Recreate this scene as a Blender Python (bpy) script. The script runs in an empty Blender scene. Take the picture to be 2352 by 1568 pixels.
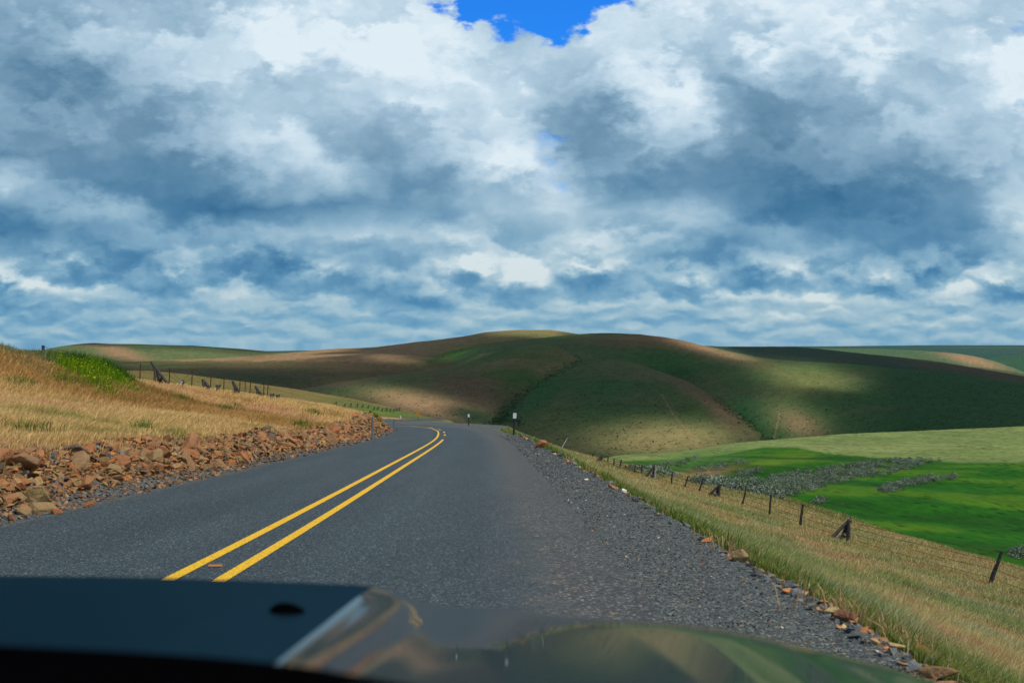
import bpy, bmesh, math, random
import numpy as np
from mathutils import Vector, Matrix

random.seed(7)
RNG = np.random.default_rng(11)
SC = bpy.context.scene
COL = SC.collection
R = math.radians

# ------------------------------------------------------------------ camera
F = 2300.0            # focal length in units of a 2352 wide picture
CX, HY, CZ = 1176.0, 790.0, 1.25
cam_d = bpy.data.cameras.new('camera')
cam = bpy.data.objects.new('camera', cam_d)
COL.objects.link(cam)
cam_d.sensor_width = 36.0
cam_d.lens = 36.0 * F / 2352.0
cam.location = (0, 0, CZ)
cam.rotation_euler = (R(90) - math.atan((784.0 - HY) / F) * 0 , 0, 0)
cam_d.shift_y = (HY - 784.0) / 2352.0
cam_d.clip_start = 0.05
cam_d.clip_end = 60000
cam_d.dof.use_dof = True
cam_d.dof.focus_distance = 60.0
cam_d.dof.aperture_fstop = 4.2
SC.camera = cam

# ------------------------------------------------------------------ exposure
SC.view_settings.view_transform = 'Standard'
SC.view_settings.look = 'None'
SC.view_settings.exposure = 0.0
SC.view_settings.gamma = 1.0
SC.cycles.max_bounces = 6
SC.cycles.diffuse_bounces = 2
SC.cycles.glossy_bounces = 3
SC.cycles.transparent_max_bounces = 8
SC.cycles.sample_clamp_indirect = 4.0

# ------------------------------------------------------------------ sun
SUN_EL, SUN_AZ = R(57), math.atan2(0.90, -0.32)      # azimuth clockwise from +Y
SUN = Vector((math.sin(SUN_AZ) * math.cos(SUN_EL), math.cos(SUN_AZ) * math.cos(SUN_EL), math.sin(SUN_EL)))
sun_d = bpy.data.lights.new('sun', 'SUN')
sun_d.energy = 3.9
sun_d.angle = R(0.53)
sun_d.color = (1.0, 0.93, 0.82)
sun = bpy.data.objects.new('sun', sun_d)
COL.objects.link(sun)
sun.rotation_euler = SUN.to_track_quat('Z', 'Y').to_euler()
sun.location = (0, 0, 60)


# ------------------------------------------------------------------ node helper
class G:
    def __init__(self, tree):
        self.t = tree
        self.n = tree.nodes
        self.l = tree.links

    def put(self, sock, v):
        if isinstance(v, bpy.types.NodeSocket):
            self.l.new(v, sock)
        elif v is not None:
            if sock.type in ('RGBA',) and not isinstance(v, (int, float)) and len(v) == 3:
                v = (*v, 1)
            sock.default_value = v

    def new(self, kind, **kw):
        nd = self.n.new(kind)
        for k, v in kw.items():
            setattr(nd, k, v)
        return nd

    def m(self, op, a, b=None, c=None, clamp=False):
        nd = self.new('ShaderNodeMath', operation=op, use_clamp=clamp)
        for i, v in enumerate((a, b, c)):
            if v is not None:
                self.put(nd.inputs[i], v)
        return nd.outputs[0]

    def vm(self, op, a, b=None, scale=None):
        nd = self.new('ShaderNodeVectorMath', operation=op)
        self.put(nd.inputs[0], a)
        if b is not None:
            self.put(nd.inputs[1], b)
        if scale is not None:
            self.put(nd.inputs['Scale'], scale)
        return nd.outputs[0]

    def xyz(self, x, y, z=0.0):
        nd = self.new('ShaderNodeCombineXYZ')
        for i, v in enumerate((x, y, z)):
            self.put(nd.inputs[i], v)
        return nd.outputs[0]

    def noise(self, vec, scale, detail=2.0, rough=0.5, lac=2.0, dist=0.0, dim='3D', w=None):
        nd = self.new('ShaderNodeTexNoise', noise_dimensions=dim)
        self.put(nd.inputs['Vector'], vec)
        if w is not None:
            self.put(nd.inputs['W'], w)
        nd.inputs['Scale'].default_value = scale
        nd.inputs['Detail'].default_value = detail
        nd.inputs['Roughness'].default_value = rough
        nd.inputs['Lacunarity'].default_value = lac
        nd.inputs['Distortion'].default_value = dist
        return nd.outputs[0]

    def voro(self, vec, scale, feature='F1', out=0, rand=1.0):
        nd = self.new('ShaderNodeTexVoronoi', feature=feature)
        self.put(nd.inputs['Vector'], vec)
        nd.inputs['Scale'].default_value = scale
        nd.inputs['Randomness'].default_value = rand
        return nd.outputs[out]

    def mr(self, v, a, b, c=0.0, d=1.0, mode='LINEAR'):
        nd = self.new('ShaderNodeMapRange', interpolation_type=mode, clamp=True)
        for i, x in enumerate((v, a, b, c, d)):
            self.put(nd.inputs[i], x)
        return nd.outputs[0]

    def mixc(self, f, a, b, mode='MIX'):
        nd = self.new('ShaderNodeMix', data_type='RGBA', blend_type=mode)
        self.put(nd.inputs[0], f)
        self.put(nd.inputs[6], a)
        self.put(nd.inputs[7], b)
        return nd.outputs[2]

    def mixf(self, f, a, b):
        nd = self.new('ShaderNodeMix', data_type='FLOAT')
        self.put(nd.inputs[0], f)
        self.put(nd.inputs[2], a)
        self.put(nd.inputs[3], b)
        return nd.outputs[0]

    def ramp(self, f, stops, mode='LINEAR'):
        nd = self.new('ShaderNodeValToRGB')
        cr = nd.color_ramp
        cr.interpolation = mode
        while len(cr.elements) < len(stops):
            cr.elements.new(0.5)
        for e, (p, c) in zip(cr.elements, stops):
            e.position = p
            e.color = (*c, 1) if len(c) == 3 else c
        self.put(nd.inputs[0], f)
        return nd.outputs[0]

    def sep(self, v):
        nd = self.new('ShaderNodeSeparateXYZ')
        self.put(nd.inputs[0], v)
        return nd.outputs

    def bump(self, h, strength=0.5, dist=0.02, normal=None):
        nd = self.new('ShaderNodeBump')
        nd.inputs['Strength'].default_value = strength
        nd.inputs['Distance'].default_value = dist
        self.put(nd.inputs['Height'], h)
        if normal is not None:
            self.put(nd.inputs['Normal'], normal)
        return nd.outputs[0]


# ------------------------------------------------------------------ world: blue sky with a broken cumulus deck
world = bpy.data.worlds.new('World')
SC.world = world
world.use_nodes = True
world.cycles.sampling_method = 'MANUAL'
world.cycles.sample_map_resolution = 256
g = G(world.node_tree)
g.n.clear()
tc = g.new('ShaderNodeTexCoord')
dx, dy, dz = g.sep(tc.outputs['Generated'])[:3]
ay = g.m('MAXIMUM', g.m('ABSOLUTE', dy), 0.25)
u = g.m('DIVIDE', dx, ay)
v = g.m('MAXIMUM', g.m('DIVIDE', dz, ay), 0.0)
sg = g.m('SIGN', dy)
def noise_rgb(vec, scale, detail, rough):
    nd = g.new('ShaderNodeTexNoise')
    g.put(nd.inputs['Vector'], vec)
    nd.inputs['Scale'].default_value = scale
    nd.inputs['Detail'].default_value = detail
    nd.inputs['Roughness'].default_value = rough
    return g.sep(nd.outputs[1])
# domain warp: slow swirls plus small curls, weaker towards the horizon where clouds are small
vs = g.m('MULTIPLY_ADD', v, 0.85, 0.018)
P0 = g.xyz(u, g.m('MULTIPLY', v, 1.3), sg)
A = noise_rgb(P0, 9.0, 3, 0.5)
B = noise_rgb(g.xyz(u, g.m('MULTIPLY', v, 1.6), sg), 30.0, 4, 0.55)
def warp(i, k1, k2):
    return g.m('MULTIPLY', g.m('ADD', g.m('MULTIPLY', g.m('SUBTRACT', A[i], 0.5), k1),
                               g.m('MULTIPLY', g.m('SUBTRACT', B[i], 0.5), k2)), vs)
uw = g.m('ADD', u, warp(0, 0.28, 0.34))
vw = g.m('ADD', v, warp(1, 0.16, 0.24))
# where the big clouds stand: bright tops and dark bases by compass direction (columns) and height (rows)
LUM = [
 "62 60 68 68 72 90 96 96 90 85 85 85 95 95 95 95 95 92 95 88 85",
 "60 55 72 75 66 80 92 96 92 90 80 85 97 95 90 90 95 92 92 90 80",
 "50 42 66 70 75 85 88 95 92 92 92 85 88 80 85 95 85 90 85 92 90",
 "50 40 58 68 85 85 85 90 85 92 92 75 75 96 68 60 60 75 75 80 88",
 "45 38 50 60 60 85 80 85 85 85 92 60 60 97 68 50 60 65 70 80 90",
 "45 40 48 50 60 82 78 68 62 72 80 50 45 82 75 42 52 62 70 75 80",
 "35 33 38 42 58 75 78 52 55 50 82 50 35 42 40 33 38 50 45 60 75",
 "82 42 30 28 40 58 62 42 40 65 75 80 40 30 33 28 24 24 38 50 78",
 "38 40 45 28 15 17 22 28 35 66 68 76 72 66 62 20 14 12 22 48 88",
 "10 15 30 38 40 45 66 74 72 75 68 76 70 60 40 35 32 16 15 32 55",
 "70 55 35 33 55 35 38 50 55 62 64 76 66 60 25 38 62 50 30 38 60",
 "55 66 45 48 55 42 48 55 35 55 66 58 48 55 60 62 66 42 50 66 32",
 "34 38 42 45 50 46 45 56 32 58 55 52 48 46 50 72 60 60 66 62 50",
 "40 38 40 48 48 50 48 44 44 48 48 46 46 45 48 50 50 46 50 50 50",
 "38 38 40 42 42 42 42 42 42 42 42 42 42 42 42 42 42 42 42 42 42",
]
GAP = {(0, 9): 80, (0, 10): 115, (0, 11): 115, (0, 12): 50, (1, 10): 62, (1, 11): 92, (2, 11): 22, (2, 10): 10, (5, 11): 44, (6, 10): 40,
       (7, 11): 44, (6, 11): 34, (1, 20): 45, (0, 20): 25, (0, 18): 12}
up = g.m('MULTIPLY', g.m('ADD', g.m('MULTIPLY', uw, 2300 / 2352), 0.75), 1 / 1.5)   # ramp position, picture spans 1/6..5/6
rows = []
for j, line in enumerate(LUM):
    vals = [int(s) / 100 for s in line.split()]
    st = [(0.0, (0.55, 0, 0)), (0.08, (0.45, 0, 0))]
    for i, x in enumerate(vals):
        st.append(((i / 20 + 0.25) / 1.5, (x, GAP.get((j, i), 0) / 100, 0)))
    st += [(0.92, (0.6, 0, 0)), (1.0, (0.5, 0, 0))]
    rows.append(g.ramp(up, st, 'CARDINAL'))
acc = rows[-1]
for j in range(len(rows) - 2, -1, -1):
    # row j sits at picture height 60*j
    vj, vj1 = (790 - 60 * j) / 2300, max(0.0, (790 - 60 * (j + 1)) / 2300)
    f = g.mr(vw, vj1, vj, 0, 1)
    acc = g.mixc(f, acc, rows[j])
lg = g.sep(acc)
L0, gap = lg[0], lg[1]
# cauliflower relief in three bands (big near clouds, mid, small far ones); the same noise read a
# little higher up gives each puff a lit top and a shaded base
uc = g.m('ADD', u, g.m('MULTIPLY', warp(0, 0.0, 1.0), 0.25))
vc = g.m('ADD', v, g.m('MULTIPLY', warp(1, 0.0, 1.0), 0.25))
def band(sx, sy, off, d, det, rough):
    p = g.xyz(g.m('MULTIPLY', uc, sx), g.m('MULTIPLY', vc, sy), off)
    n0 = g.noise(p, 1.0, det, rough)
    n1 = g.noise(g.vm('ADD', p, (0.35 * d, d, 0.0)), 1.0, det - 1, rough)
    return n0, g.m('SUBTRACT', n0, n1)
nA, rA = band(6.5, 9, 1.0, 0.12, 6, 0.45)
nB, rB = band(12, 20, 5.0, 0.14, 7, 0.47)
nC, rC = band(22, 62, 9.0, 0.20, 6, 0.48)
vv = g.m('ADD', v, g.m('MULTIPLY', g.m('SUBTRACT', A[2], 0.5), 0.05))
def puffs(sx, sy, off, d):
    p = g.xyz(g.m('ADD', g.m('MULTIPLY', uc, sx), g.m('MULTIPLY', B[0], 0.9)), g.m('ADD', g.m('MULTIPLY', vc, sy), g.m('MULTIPLY', B[1], 0.9)), off)
    out = []
    for q_ in (p, g.vm('ADD', p, (0.12 * d, d, 0.0))):
        nd = g.new('ShaderNodeTexVoronoi', feature='SMOOTH_F1', voronoi_dimensions='2D')
        g.put(nd.inputs['Vector'], q_)
        nd.inputs['Scale'].default_value = 1.0
        nd.inputs['Smoothness'].default_value = 0.35
        out.append(nd.outputs[0])
    return g.m('SUBTRACT', out[1], out[0])
pB = puffs(14, 27, 2.0, 0.28)
pC = puffs(26, 72, 6.0, 0.32)
pA = puffs(8.5, 11, 13.0, 0.22)
fAB = g.mr(vv, 0.06, 0.14, 0, 1, 'SMOOTHSTEP')
fBC = g.mr(vv, 0.012, 0.055, 0, 1, 'SMOOTHSTEP')
n_ = g.mixf(fAB, g.mixf(fBC, nC, nB), nA)
r_ = g.mixf(fAB, g.mixf(fBC, rC, rB), rA)
c0 = n_
b0 = n_
Lb = g.m('ADD', g.m('ADD', g.m('MULTIPLY', L0, 1.0), -0.015), g.m('MULTIPLY', g.m('SUBTRACT', n_, 0.5), g.mixf(fAB, g.mixf(fBC, 0.5, 0.7), 0.30)))
Lb = g.m('ADD', Lb, g.m('MULTIPLY', r_, g.mixf(fAB, g.mixf(fBC, 0.7, 1.5), 1.0)))
Lb = g.m('ADD', Lb, g.m('MULTIPLY', g.mixf(fAB, g.mixf(fBC, pC, pB), pA), g.mixf(fAB, g.mixf(fBC, 0.7, 1.1), 0.42)))
hz = g.mr(v, 0.0, 0.075, 1.0, 0.0, 'SMOOTHSTEP')
Lb = g.mixf(g.m('MULTIPLY', hz, 0.55), Lb, 0.58)
Lb = g.m('ADD', Lb, g.m('MULTIPLY', g.mr(v, 0.06, 0.20, 1.0, 0.0), 0.12))
hi = g.ramp(Lb, [(0.0, (0.030, 0.120, 0.240)), (0.20, (0.080, 0.200, 0.330)), (0.42, (0.165, 0.305, 0.440)), (0.60, (0.270, 0.430, 0.570)),
                 (0.78, (0.440, 0.600, 0.730)), (0.92, (0.620, 0.760, 0.860)), (1.0, (0.740, 0.850, 0.920))])
lo = g.ramp(Lb, [(0.0, (0.045, 0.180, 0.370)), (0.30, (0.085, 0.260, 0.450)), (0.55, (0.190, 0.390, 0.550)), (0.78, (0.360, 0.530, 0.620)),
                 (1.0, (0.620, 0.720, 0.740))])
ccol = g.mixc(g.mr(v, 0.02, 0.20, 1, 0), hi, lo)
# blue showing through
gn = g.m('ADD', gap, g.m('MULTIPLY', g.m('SUBTRACT', B[2], 0.5), 0.5))
gn = g.m('ADD', gn, g.m('MULTIPLY', g.m('SUBTRACT', nA, 0.5), -0.4))
cover = g.mr(gn, 0.30, 0.66, 1, 0, 'SMOOTHSTEP')
sky = g.new('ShaderNodeTexSky', sky_type='NISHITA', sun_disc=False)
sky.sun_elevation = SUN_EL
sky.sun_rotation = SUN_AZ
sky.air_density = 1.0
sky.dust_density = 0.3
sky.ozone_density = 3.0
skyc = g.mixc(1.0, sky.outputs[0], (0.10, 0.62, 1.35, 1), 'MULTIPLY')
bg1 = g.new('ShaderNodeBackground'); g.put(bg1.inputs[0], skyc); bg1.inputs[1].default_value = 0.15
bg2 = g.new('ShaderNodeBackground'); g.put(bg2.inputs[0], ccol); bg2.inputs[1].default_value = 1.0
mx = g.new('ShaderNodeMixShader'); g.put(mx.inputs[0], cover); g.l.new(bg1.outputs[0], mx.inputs[1]); g.l.new(bg2.outputs[0], mx.inputs[2])
wo = g.new('ShaderNodeOutputWorld'); g.l.new(mx.outputs[0], wo.inputs[0])

# ================================================================== helpers
def tag(o, label=None, cat=None, group=None, kind=None):
    if label: o['label'] = label
    if cat: o['category'] = cat
    if group: o['group'] = group
    if kind: o['kind'] = kind
    return o


def mesh_np(name, V, quads=None, tris=None, mat=None, col=None, smooth=False, parent=None, extra=None):
    """numpy arrays -> one mesh object"""
    me = bpy.data.meshes.new(name)
    V = np.asarray(V, np.float32)
    nq = 0 if quads is None else len(quads)
    nt = 0 if tris is None else len(tris)
    me.vertices.add(len(V))
    me.vertices.foreach_set('co', V.ravel())
    loops = []
    if nq: loops.append(np.asarray(quads, np.int32).ravel())
    if nt: loops.append(np.asarray(tris, np.int32).ravel())
    loops = np.concatenate(loops)
    me.loops.add(len(loops))
    me.loops.foreach_set('vertex_index', loops)
    me.polygons.add(nq + nt)
    starts = np.concatenate([np.arange(nq) * 4, nq * 4 + np.arange(nt) * 3]).astype(np.int32)
    me.polygons.foreach_set('loop_start', starts)
    me.polygons.foreach_set('use_smooth', np.full(nq + nt, smooth, bool))
    if col is not None:
        a = me.color_attributes.new('Col', 'FLOAT_COLOR', 'POINT')
        c = np.ones((len(V), 4), np.float32)
        c[:, :3] = col
        a.data.foreach_set('color', c.ravel())
    for k, arr in (extra or {}).items():
        a = me.attributes.new(k, 'FLOAT', 'POINT')
        a.data.foreach_set('value', np.asarray(arr, np.float32))
    me.update(calc_edges=True)
    me.validate()
    if mat: me.materials.append(mat)
    o = bpy.data.objects.new(name, me)
    COL.objects.link(o)
    if parent: o.parent = parent
    return o


def _hash(ix, iy, seed):
    n = (ix.astype(np.int64) * 374761393 + iy.astype(np.int64) * 668265263 + seed * 974634777) & 0x7fffffff
    n = ((n ^ (n >> 13)) * 1274126177) & 0x7fffffff
    return ((n ^ (n >> 16)) & 0xffff) / 65535.0


def vnoise(x, y, seed=0):
    ix, iy = np.floor(x), np.floor(y)
    fx, fy = x - ix, y - iy
    fx = fx * fx * (3 - 2 * fx); fy = fy * fy * (3 - 2 * fy)
    a = _hash(ix, iy, seed); b = _hash(ix + 1, iy, seed)
    c = _hash(ix, iy + 1, seed); d = _hash(ix + 1, iy + 1, seed)
    return (a * (1 - fx) + b * fx) * (1 - fy) + (c * (1 - fx) + d * fx) * fy


def fbm(x, y, seed=0, oct=4, gain=0.5):
    s = 0; a = 1; t = 0
    for i in range(oct):
        s = s + a * vnoise(x * 2 ** i + 17.3 * i, y * 2 ** i - 9.1 * i, seed + i)
        t += a; a *= gain
    return s / t - 0.5


def sm(x, a, b):
    t = np.clip((x - a) / (b - a), 0, 1)
    return t * t * (3 - 2 * t)


def curve(pts):
    """smooth 1-D curves through feature points (t, y, d)"""
    p = np.array(pts, float)
    tt = np.arange(p[0, 0], p[-1, 0] + 1, 4.0)
    out = []
    for k in (1, 2):
        f = np.interp(tt, p[:, 0], p[:, k] if k == 1 else np.log(p[:, k]))
        kern = np.hanning(13); kern /= kern.sum()
        f = np.convolve(np.pad(f, 6, 'edge'), kern, 'valid')
        out.append(f)
    return tt, out[0], out[1]


def ev(c, t):
    return np.interp(t, c[0], c[1]), np.exp(np.interp(t, c[0], c[2]))


# ------------------------------------------------------------------ the road line
PATH = np.array([(-2.3, -60), (-2.35, 0), (-2.4, 8), (-2.7, 20.5), (-3.45, 46), (-4.5, 64), (-5.9, 80), (-8.6, 98), (-13.5, 112), (-21, 122),
                 (-32, 130), (-44, 140), (-50, 158), (-48, 180), (-38, 200), (-27, 213), (-21, 224), (-19.5, 238), (-24, 250), (-36, 259), (-55, 264), (-80, 266)], float)


def resample(P, step):
    # Catmull-Rom then even spacing
    Q = [P[0] * 2 - P[1]] + list(P) + [P[-1] * 2 - P[-2]]
    out = []
    for i in range(1, len(Q) - 2):
        for k in range(20):
            t = k / 20
            a, b, c, d = Q[i - 1], Q[i], Q[i + 1], Q[i + 2]
            out.append(0.5 * ((2 * b) + (c - a) * t + (2 * a - 5 * b + 4 * c - d) * t * t + (3 * b - a - 3 * c + d) * t ** 3))
    out.append(P[-1])
    out = np.array(out)
    s = np.concatenate([[0], np.cumsum(np.hypot(*np.diff(out, axis=0).T))])
    ss = np.arange(0, s[-1], step)
    return np.stack([np.interp(ss, s, out[:, 0]), np.interp(ss, s, out[:, 1])], 1), ss


RP, RS = resample(PATH, 1.5)
RT = np.gradient(RP, axis=0); RT /= np.linalg.norm(RT, axis=1)[:, None]


def zroad(y):
    return -0.07 * y


def road_uv(x, y):
    """signed distance right of the centre line and the nearest path point"""
    x = np.asarray(x, float); y = np.asarray(y, float)
    u = np.full(x.shape, 1e3); idx = np.zeros(x.shape, int); yc = y.copy()
    m = (y < 330) & (y > -80) & (np.abs(x) < 220)
    xs, ys = x[m], y[m]
    uu = np.empty(len(xs)); ii = np.empty(len(xs), int); yy = np.empty(len(xs))
    for k in range(0, len(xs), 40000):
        a = xs[k:k + 40000, None] - RP[None, :, 0]; b = ys[k:k + 40000, None] - RP[None, :, 1]
        d2 = a * a + b * b
        j = d2.argmin(1)
        r = np.arange(len(j))
        px, py = a[r, j], b[r, j]
        along = px * RT[j, 0] + py * RT[j, 1]
        side = px * RT[j, 1] - py * RT[j, 0]
        uu[k:k + 40000] = np.sign(side) * np.maximum(np.abs(side), np.sqrt(np.maximum(d2[r, j] - 1.2 ** 2, side ** 2)) * (np.abs(along) > 1.3))
        ii[k:k + 40000] = j
        yy[k:k + 40000] = RP[j, 1] + along * RT[j, 1] * (np.abs(along) < 1.3)
    u[m] = uu; idx[m] = ii; yc[m] = yy
    return u, idx, yc


HW = 3.2      # half width of the asphalt
SH = 1.25     # gravel shoulder on the valley side


def over(u, y):
    '''metres beyond the right gravel edge; the shoulder widens round the outside of the bend'''
    return u - HW - SH - 4.0 * sm(y, 78, 104) * (1 - sm(y, 135, 160))


def h_near(x, y):
    u, idx, yc = road_uv(x, y)
    zr = zroad(yc)
    d = np.maximum(y, 1)
    # left: rubble strip, rock cut, dry slope
    vl = -u - HW
    sv = fbm(x * 0.35, y * 0.35, 3, 3)
    # the bank: a bit of ditch, a steep broken face, then the hillside
    hb = 0.56 + 0.4 * fbm(x * 0.12 + 3, y * 0.12, 5, 2) + 0.62 * sm(y, 50, 64) * (1 - sm(y, 76, 92))
    hb = hb * (1 - 0.75 * sm(yc, 84, 104))
    face = sm(vl, 0.6 + 0.5 * sv, 1.95 + 0.4 * sv)
    k = 0.150
    vv = np.maximum(vl - 2.0, 0)
    slope = k * 75 * (1 - np.exp(-vv / 75.0))
    zl = zr - 0.03 + hb * face + slope
    rough = (fbm(x * 2.3, y * 2.3, 9, 4) * 0.34 + np.abs(fbm(x * 1.1, y * 1.1, 21, 3)) * 0.4) * sm(vl, 0.5, 1.3) * (1 - sm(vl, 2.3, 3.2))
    zl = zl + rough
    # weedy mound on the left hillside
    mx, my = x + 25.5, y - 45
    mound = 1.6 * np.exp(-(np.maximum(mx, 0) / 7.5) ** 2.4 - (np.maximum(-mx, 0) / 22) ** 2 - (my / 13) ** 2)
    zl = zl + mound * sm(vl, 5, 12)
    # right: shoulder, drop, fence terrace, valley side
    w = over(u, y)
    wr = np.maximum(w, 0)
    drop = 4.75 * (1 - np.exp(-wr / 6.0)) * 0.55 + np.interp(wr, [0, 14, 24, 34, 60, 110], [0, 2.35, 3.9, 7.0, 19.0, 40.0])
    zrt = zr - 0.03 - 0.02 * sm(u, HW, HW + SH) - drop + 0.10 * fbm(x * 0.5, y * 0.5, 31, 3) * sm(w, 0.3, 2)
    z = np.where(u < 0, zl, zrt)
    z = np.where(np.abs(u) < HW - 0.25, zr - 0.10, z)
    z = np.where((np.abs(u) >= HW - 0.25) & (np.abs(u) < HW), zr - 0.035, z)
    z = np.where((u > HW) & (w < 0), zr - 0.03 + 0.02 * fbm(x * 0.7, y * 0.7, 41, 2), z)
    # beyond the first bend the hillside falls away
    far = np.maximum(y - 190, 0) * 0.10 * sm(np.abs(u), 6, 30)
    z = z - far
    z = np.where(y > 285, z - (y - 285) * 0.6, z)
    z = np.where(u > 500, -999.0, z)
    return z, u, yc


def LF(crest, base, p=1.7, slope=0.35, rr=60.0, front=0.25):
    return dict(c=curve(crest), b=curve(base), p=p, s=slope, r=rr, f=front, t0=max(crest[0][0], base[0][0]), t1=min(crest[-1][0], base[-1][0]))


LANDS = {
 # far horizon and far left / right country
 'far': LF([(-1500, 797, 8000), (600, 806, 8000), (1500, 796, 8000), (1900, 795, 8000), (2130, 792.5, 8000), (2352, 792.5, 8000), (3900, 791, 8000)],
           [(-1500, 815, 5200), (3900, 812, 5200)], 1.5, 0.05, 500),
 'farfield': LF([(2050, 880, 4200), (2150, 850, 4200), (2210, 834, 4300), (2271, 822, 4400), (2352, 812, 4500), (2600, 800, 4500), (3900, 800, 4500)],
            [(2050, 890, 3600), (3900, 880, 3600)], 1.6, 0.1, 200),
 'tanspur': LF([(1700, 820, 4400), (1800, 805, 4400), (1880, 800, 4300), (2000, 800, 4100), (2100, 804, 3900), (2200, 812, 3700), (2240, 818, 3600), (2284, 829, 3500), (2330, 845, 3400), (2380, 865, 3300), (2450, 900, 3200)],
            [(1700, 850, 2900), (2450, 920, 2900)], 2.0, 0.2, 100),
 'darkband': LF([(1480, 800, 2500), (1560, 791, 2500), (1650, 795, 2450), (1723, 796, 2400), (1830, 797, 2300), (1883, 801, 2250), (2017, 815, 2150), (2151, 829, 2050), (2352, 864, 1900), (2700, 920, 1800), (3900, 990, 1700)],
            [(1480, 870, 1500), (2000, 880, 1400), (2352, 920, 1300), (3900, 1060, 1200)], 1.7, 0.2, 100),
 'farleft': LF([(-1500, 860, 2600), (0, 830, 2600), (60, 812, 2600), (130, 796, 2600), (170, 790, 2600), (210, 786.5, 2600), (245, 789, 2500), (300, 790, 2400), (440, 793, 2400), (560, 801.5, 2400), (650, 810, 2400), (800, 830, 2400)],
            [(-1500, 900, 1700), (0, 860, 1700), (300, 838, 1700), (800, 850, 1700)], 1.8, 0.2, 100),
 'ridge': LF([(-1500, 900, 1500), (100, 850, 1500), (200, 838, 1500), (300, 830, 1500), (500, 822, 1550), (650, 812, 1600), (740, 803, 1600), (860, 796.5, 1600), (950, 786, 1600), (1020, 779, 1600), (1070, 772, 1600), (1120, 761.5, 1600), (1180, 756, 1600), (1260, 757, 1600), (1320, 766, 1600), (1450, 790, 1600), (1700, 830, 1600)],
            [(-1500, 920, 1150), (300, 850, 1150), (700, 838, 1150), (1000, 830, 1150), (1700, 860, 1150)], 1.5, 0.2, 120),
 'bench': LF([(-1500, 930, 900), (200, 850, 950), (300, 842, 1000), (400, 834, 1050), (500, 828, 1080), (740, 815, 1100), (870, 811, 1100), (960, 815, 1080), (1010, 826, 1050), (1100, 832, 1050), (1250, 840, 1050)],
            [(-1500, 980, 600), (300, 895, 640), (560, 885, 720), (690, 893, 770), (850, 880, 800), (980, 862, 850), (1250, 860, 880)], 1.9, 0.22, 80),
 'bench2': LF([(930, 850, 1150), (990, 822, 1200), (1050, 802, 1250), (1110, 790, 1250), (1200, 780, 1250), (1320, 770, 1250), (1500, 790, 1250)],
            [(930, 870, 900), (1030, 846, 950), (1120, 830, 1000), (1500, 830, 1000)], 1.5, 0.25, 80),
 'dome': LF([(980, 860, 1000), (1040, 830, 1050), (1080, 806, 1080), (1110, 794, 1080), (1200, 780, 1060), (1320, 768, 1020), (1400, 764, 1000), (1470, 766.5, 980), (1530, 775, 950), (1580, 784, 930), (1620, 794, 910), (1680, 808, 890), (1740, 821, 870), (1800, 828, 860), (1900, 832, 840), (2000, 838, 820), (2200, 857, 780), (2352, 880, 750), (2700, 930, 700), (3900, 1080, 600)],
            [(980, 880, 780), (1200, 858, 740), (1400, 862, 740), (1500, 880, 740), (1560, 910, 700), (1600, 935, 660), (1660, 975, 600), (1720, 1005, 560), (1800, 1015, 520), (1900, 1015, 500), (2352, 1010, 470), (3900, 1120, 400)], 1.6, 0.3, 90),
 'leftspur': LF([(520, 925, 600), (600, 908, 640), (700, 892, 680), (780, 877, 710), (850, 866, 735), (980, 850, 770), (1060, 838, 800), (1130, 822, 840), (1200, 800, 900), (1260, 790, 960), (1340, 785, 1000)],
            [(520, 945, 420), (700, 950, 430), (900, 985, 440), (1050, 992, 450), (1120, 988, 480), (1150, 966, 520), (1200, 911, 600), (1260, 870, 690), (1340, 832, 790)], 1.7, 0.3, 60),
 'midspur': LF([(1085, 1010, 470), (1130, 978, 505), (1160, 950, 545), (1200, 908, 600), (1260, 868, 690), (1310, 842, 750), (1350, 829, 780), (1400, 824, 795), (1450, 832, 780), (1500, 848, 745), (1560, 870, 700), (1600, 888, 660), (1650, 915, 610), (1700, 954, 560), (1740, 990, 520), (1765, 1010, 500), (1800, 1040, 480)],
            [(1085, 1030, 420), (1200, 1035, 420), (1300, 1050, 410), (1430, 1062, 400), (1600, 1055, 400), (1800, 1060, 410)], 1.55, 0.4, 40),
 'nearhill': LF([(-1500, 900, 420), (200, 850, 400), (330, 850, 380), (420, 858, 375), (560, 877, 370), (700, 897, 365), (800, 914, 360), (880, 931, 355), (930, 944, 345), (980, 958, 330), (1030, 968, 320), (1090, 985, 310)],
            [(-1500, 940, 270), (330, 905, 270), (560, 922, 268), (700, 935, 268), (800, 948, 268), (900, 960, 268), (960, 966, 268), (1090, 995, 262)], 1.7, 0.35, 40),
 'field': LF([(1200, 1110, 215), (1300, 1078, 230), (1382, 1058, 245), (1455, 1046, 262), (1540, 1038, 275), (1616, 1030, 288), (1685, 1018, 300), (1780, 1010, 312), (1937, 997, 325), (2100, 990, 340), (2352, 979, 355), (2700, 970, 370), (3900, 960, 400)],
            [(1200, 1170, 130), (1300, 1150, 130), (1450, 1150, 135), (1600, 1165, 140), (1780, 1205, 138), (2000, 1270, 128), (2352, 1370, 115), (3900, 1800, 90)], 1.25, 0.5, 30),
}
LNAMES = list(LANDS)


def h_land(L, t, d):
    yc, dc = ev(L['c'], t); yb, db = ev(L['b'], t)
    zc = -(yc - HY) / F * dc; zb = -(yb - HY) / F * db
    q = np.clip((d - db) / (dc - db), 0, 1)
    z = zb + (zc - zb) * (1 - (1 - q) ** L['p'])
    back = np.maximum(d - dc, 0)
    z = z - L['s'] * back * back / (back + L['r'])
    fr = np.maximum(db - d, 0)
    z = z - L['f'] * fr * fr / (fr + 20.0)
    edge = np.maximum(L['t0'] - t, 0) + np.maximum(t - L['t1'], 0)
    z = z - edge * d / F * 1.5
    return z


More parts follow.
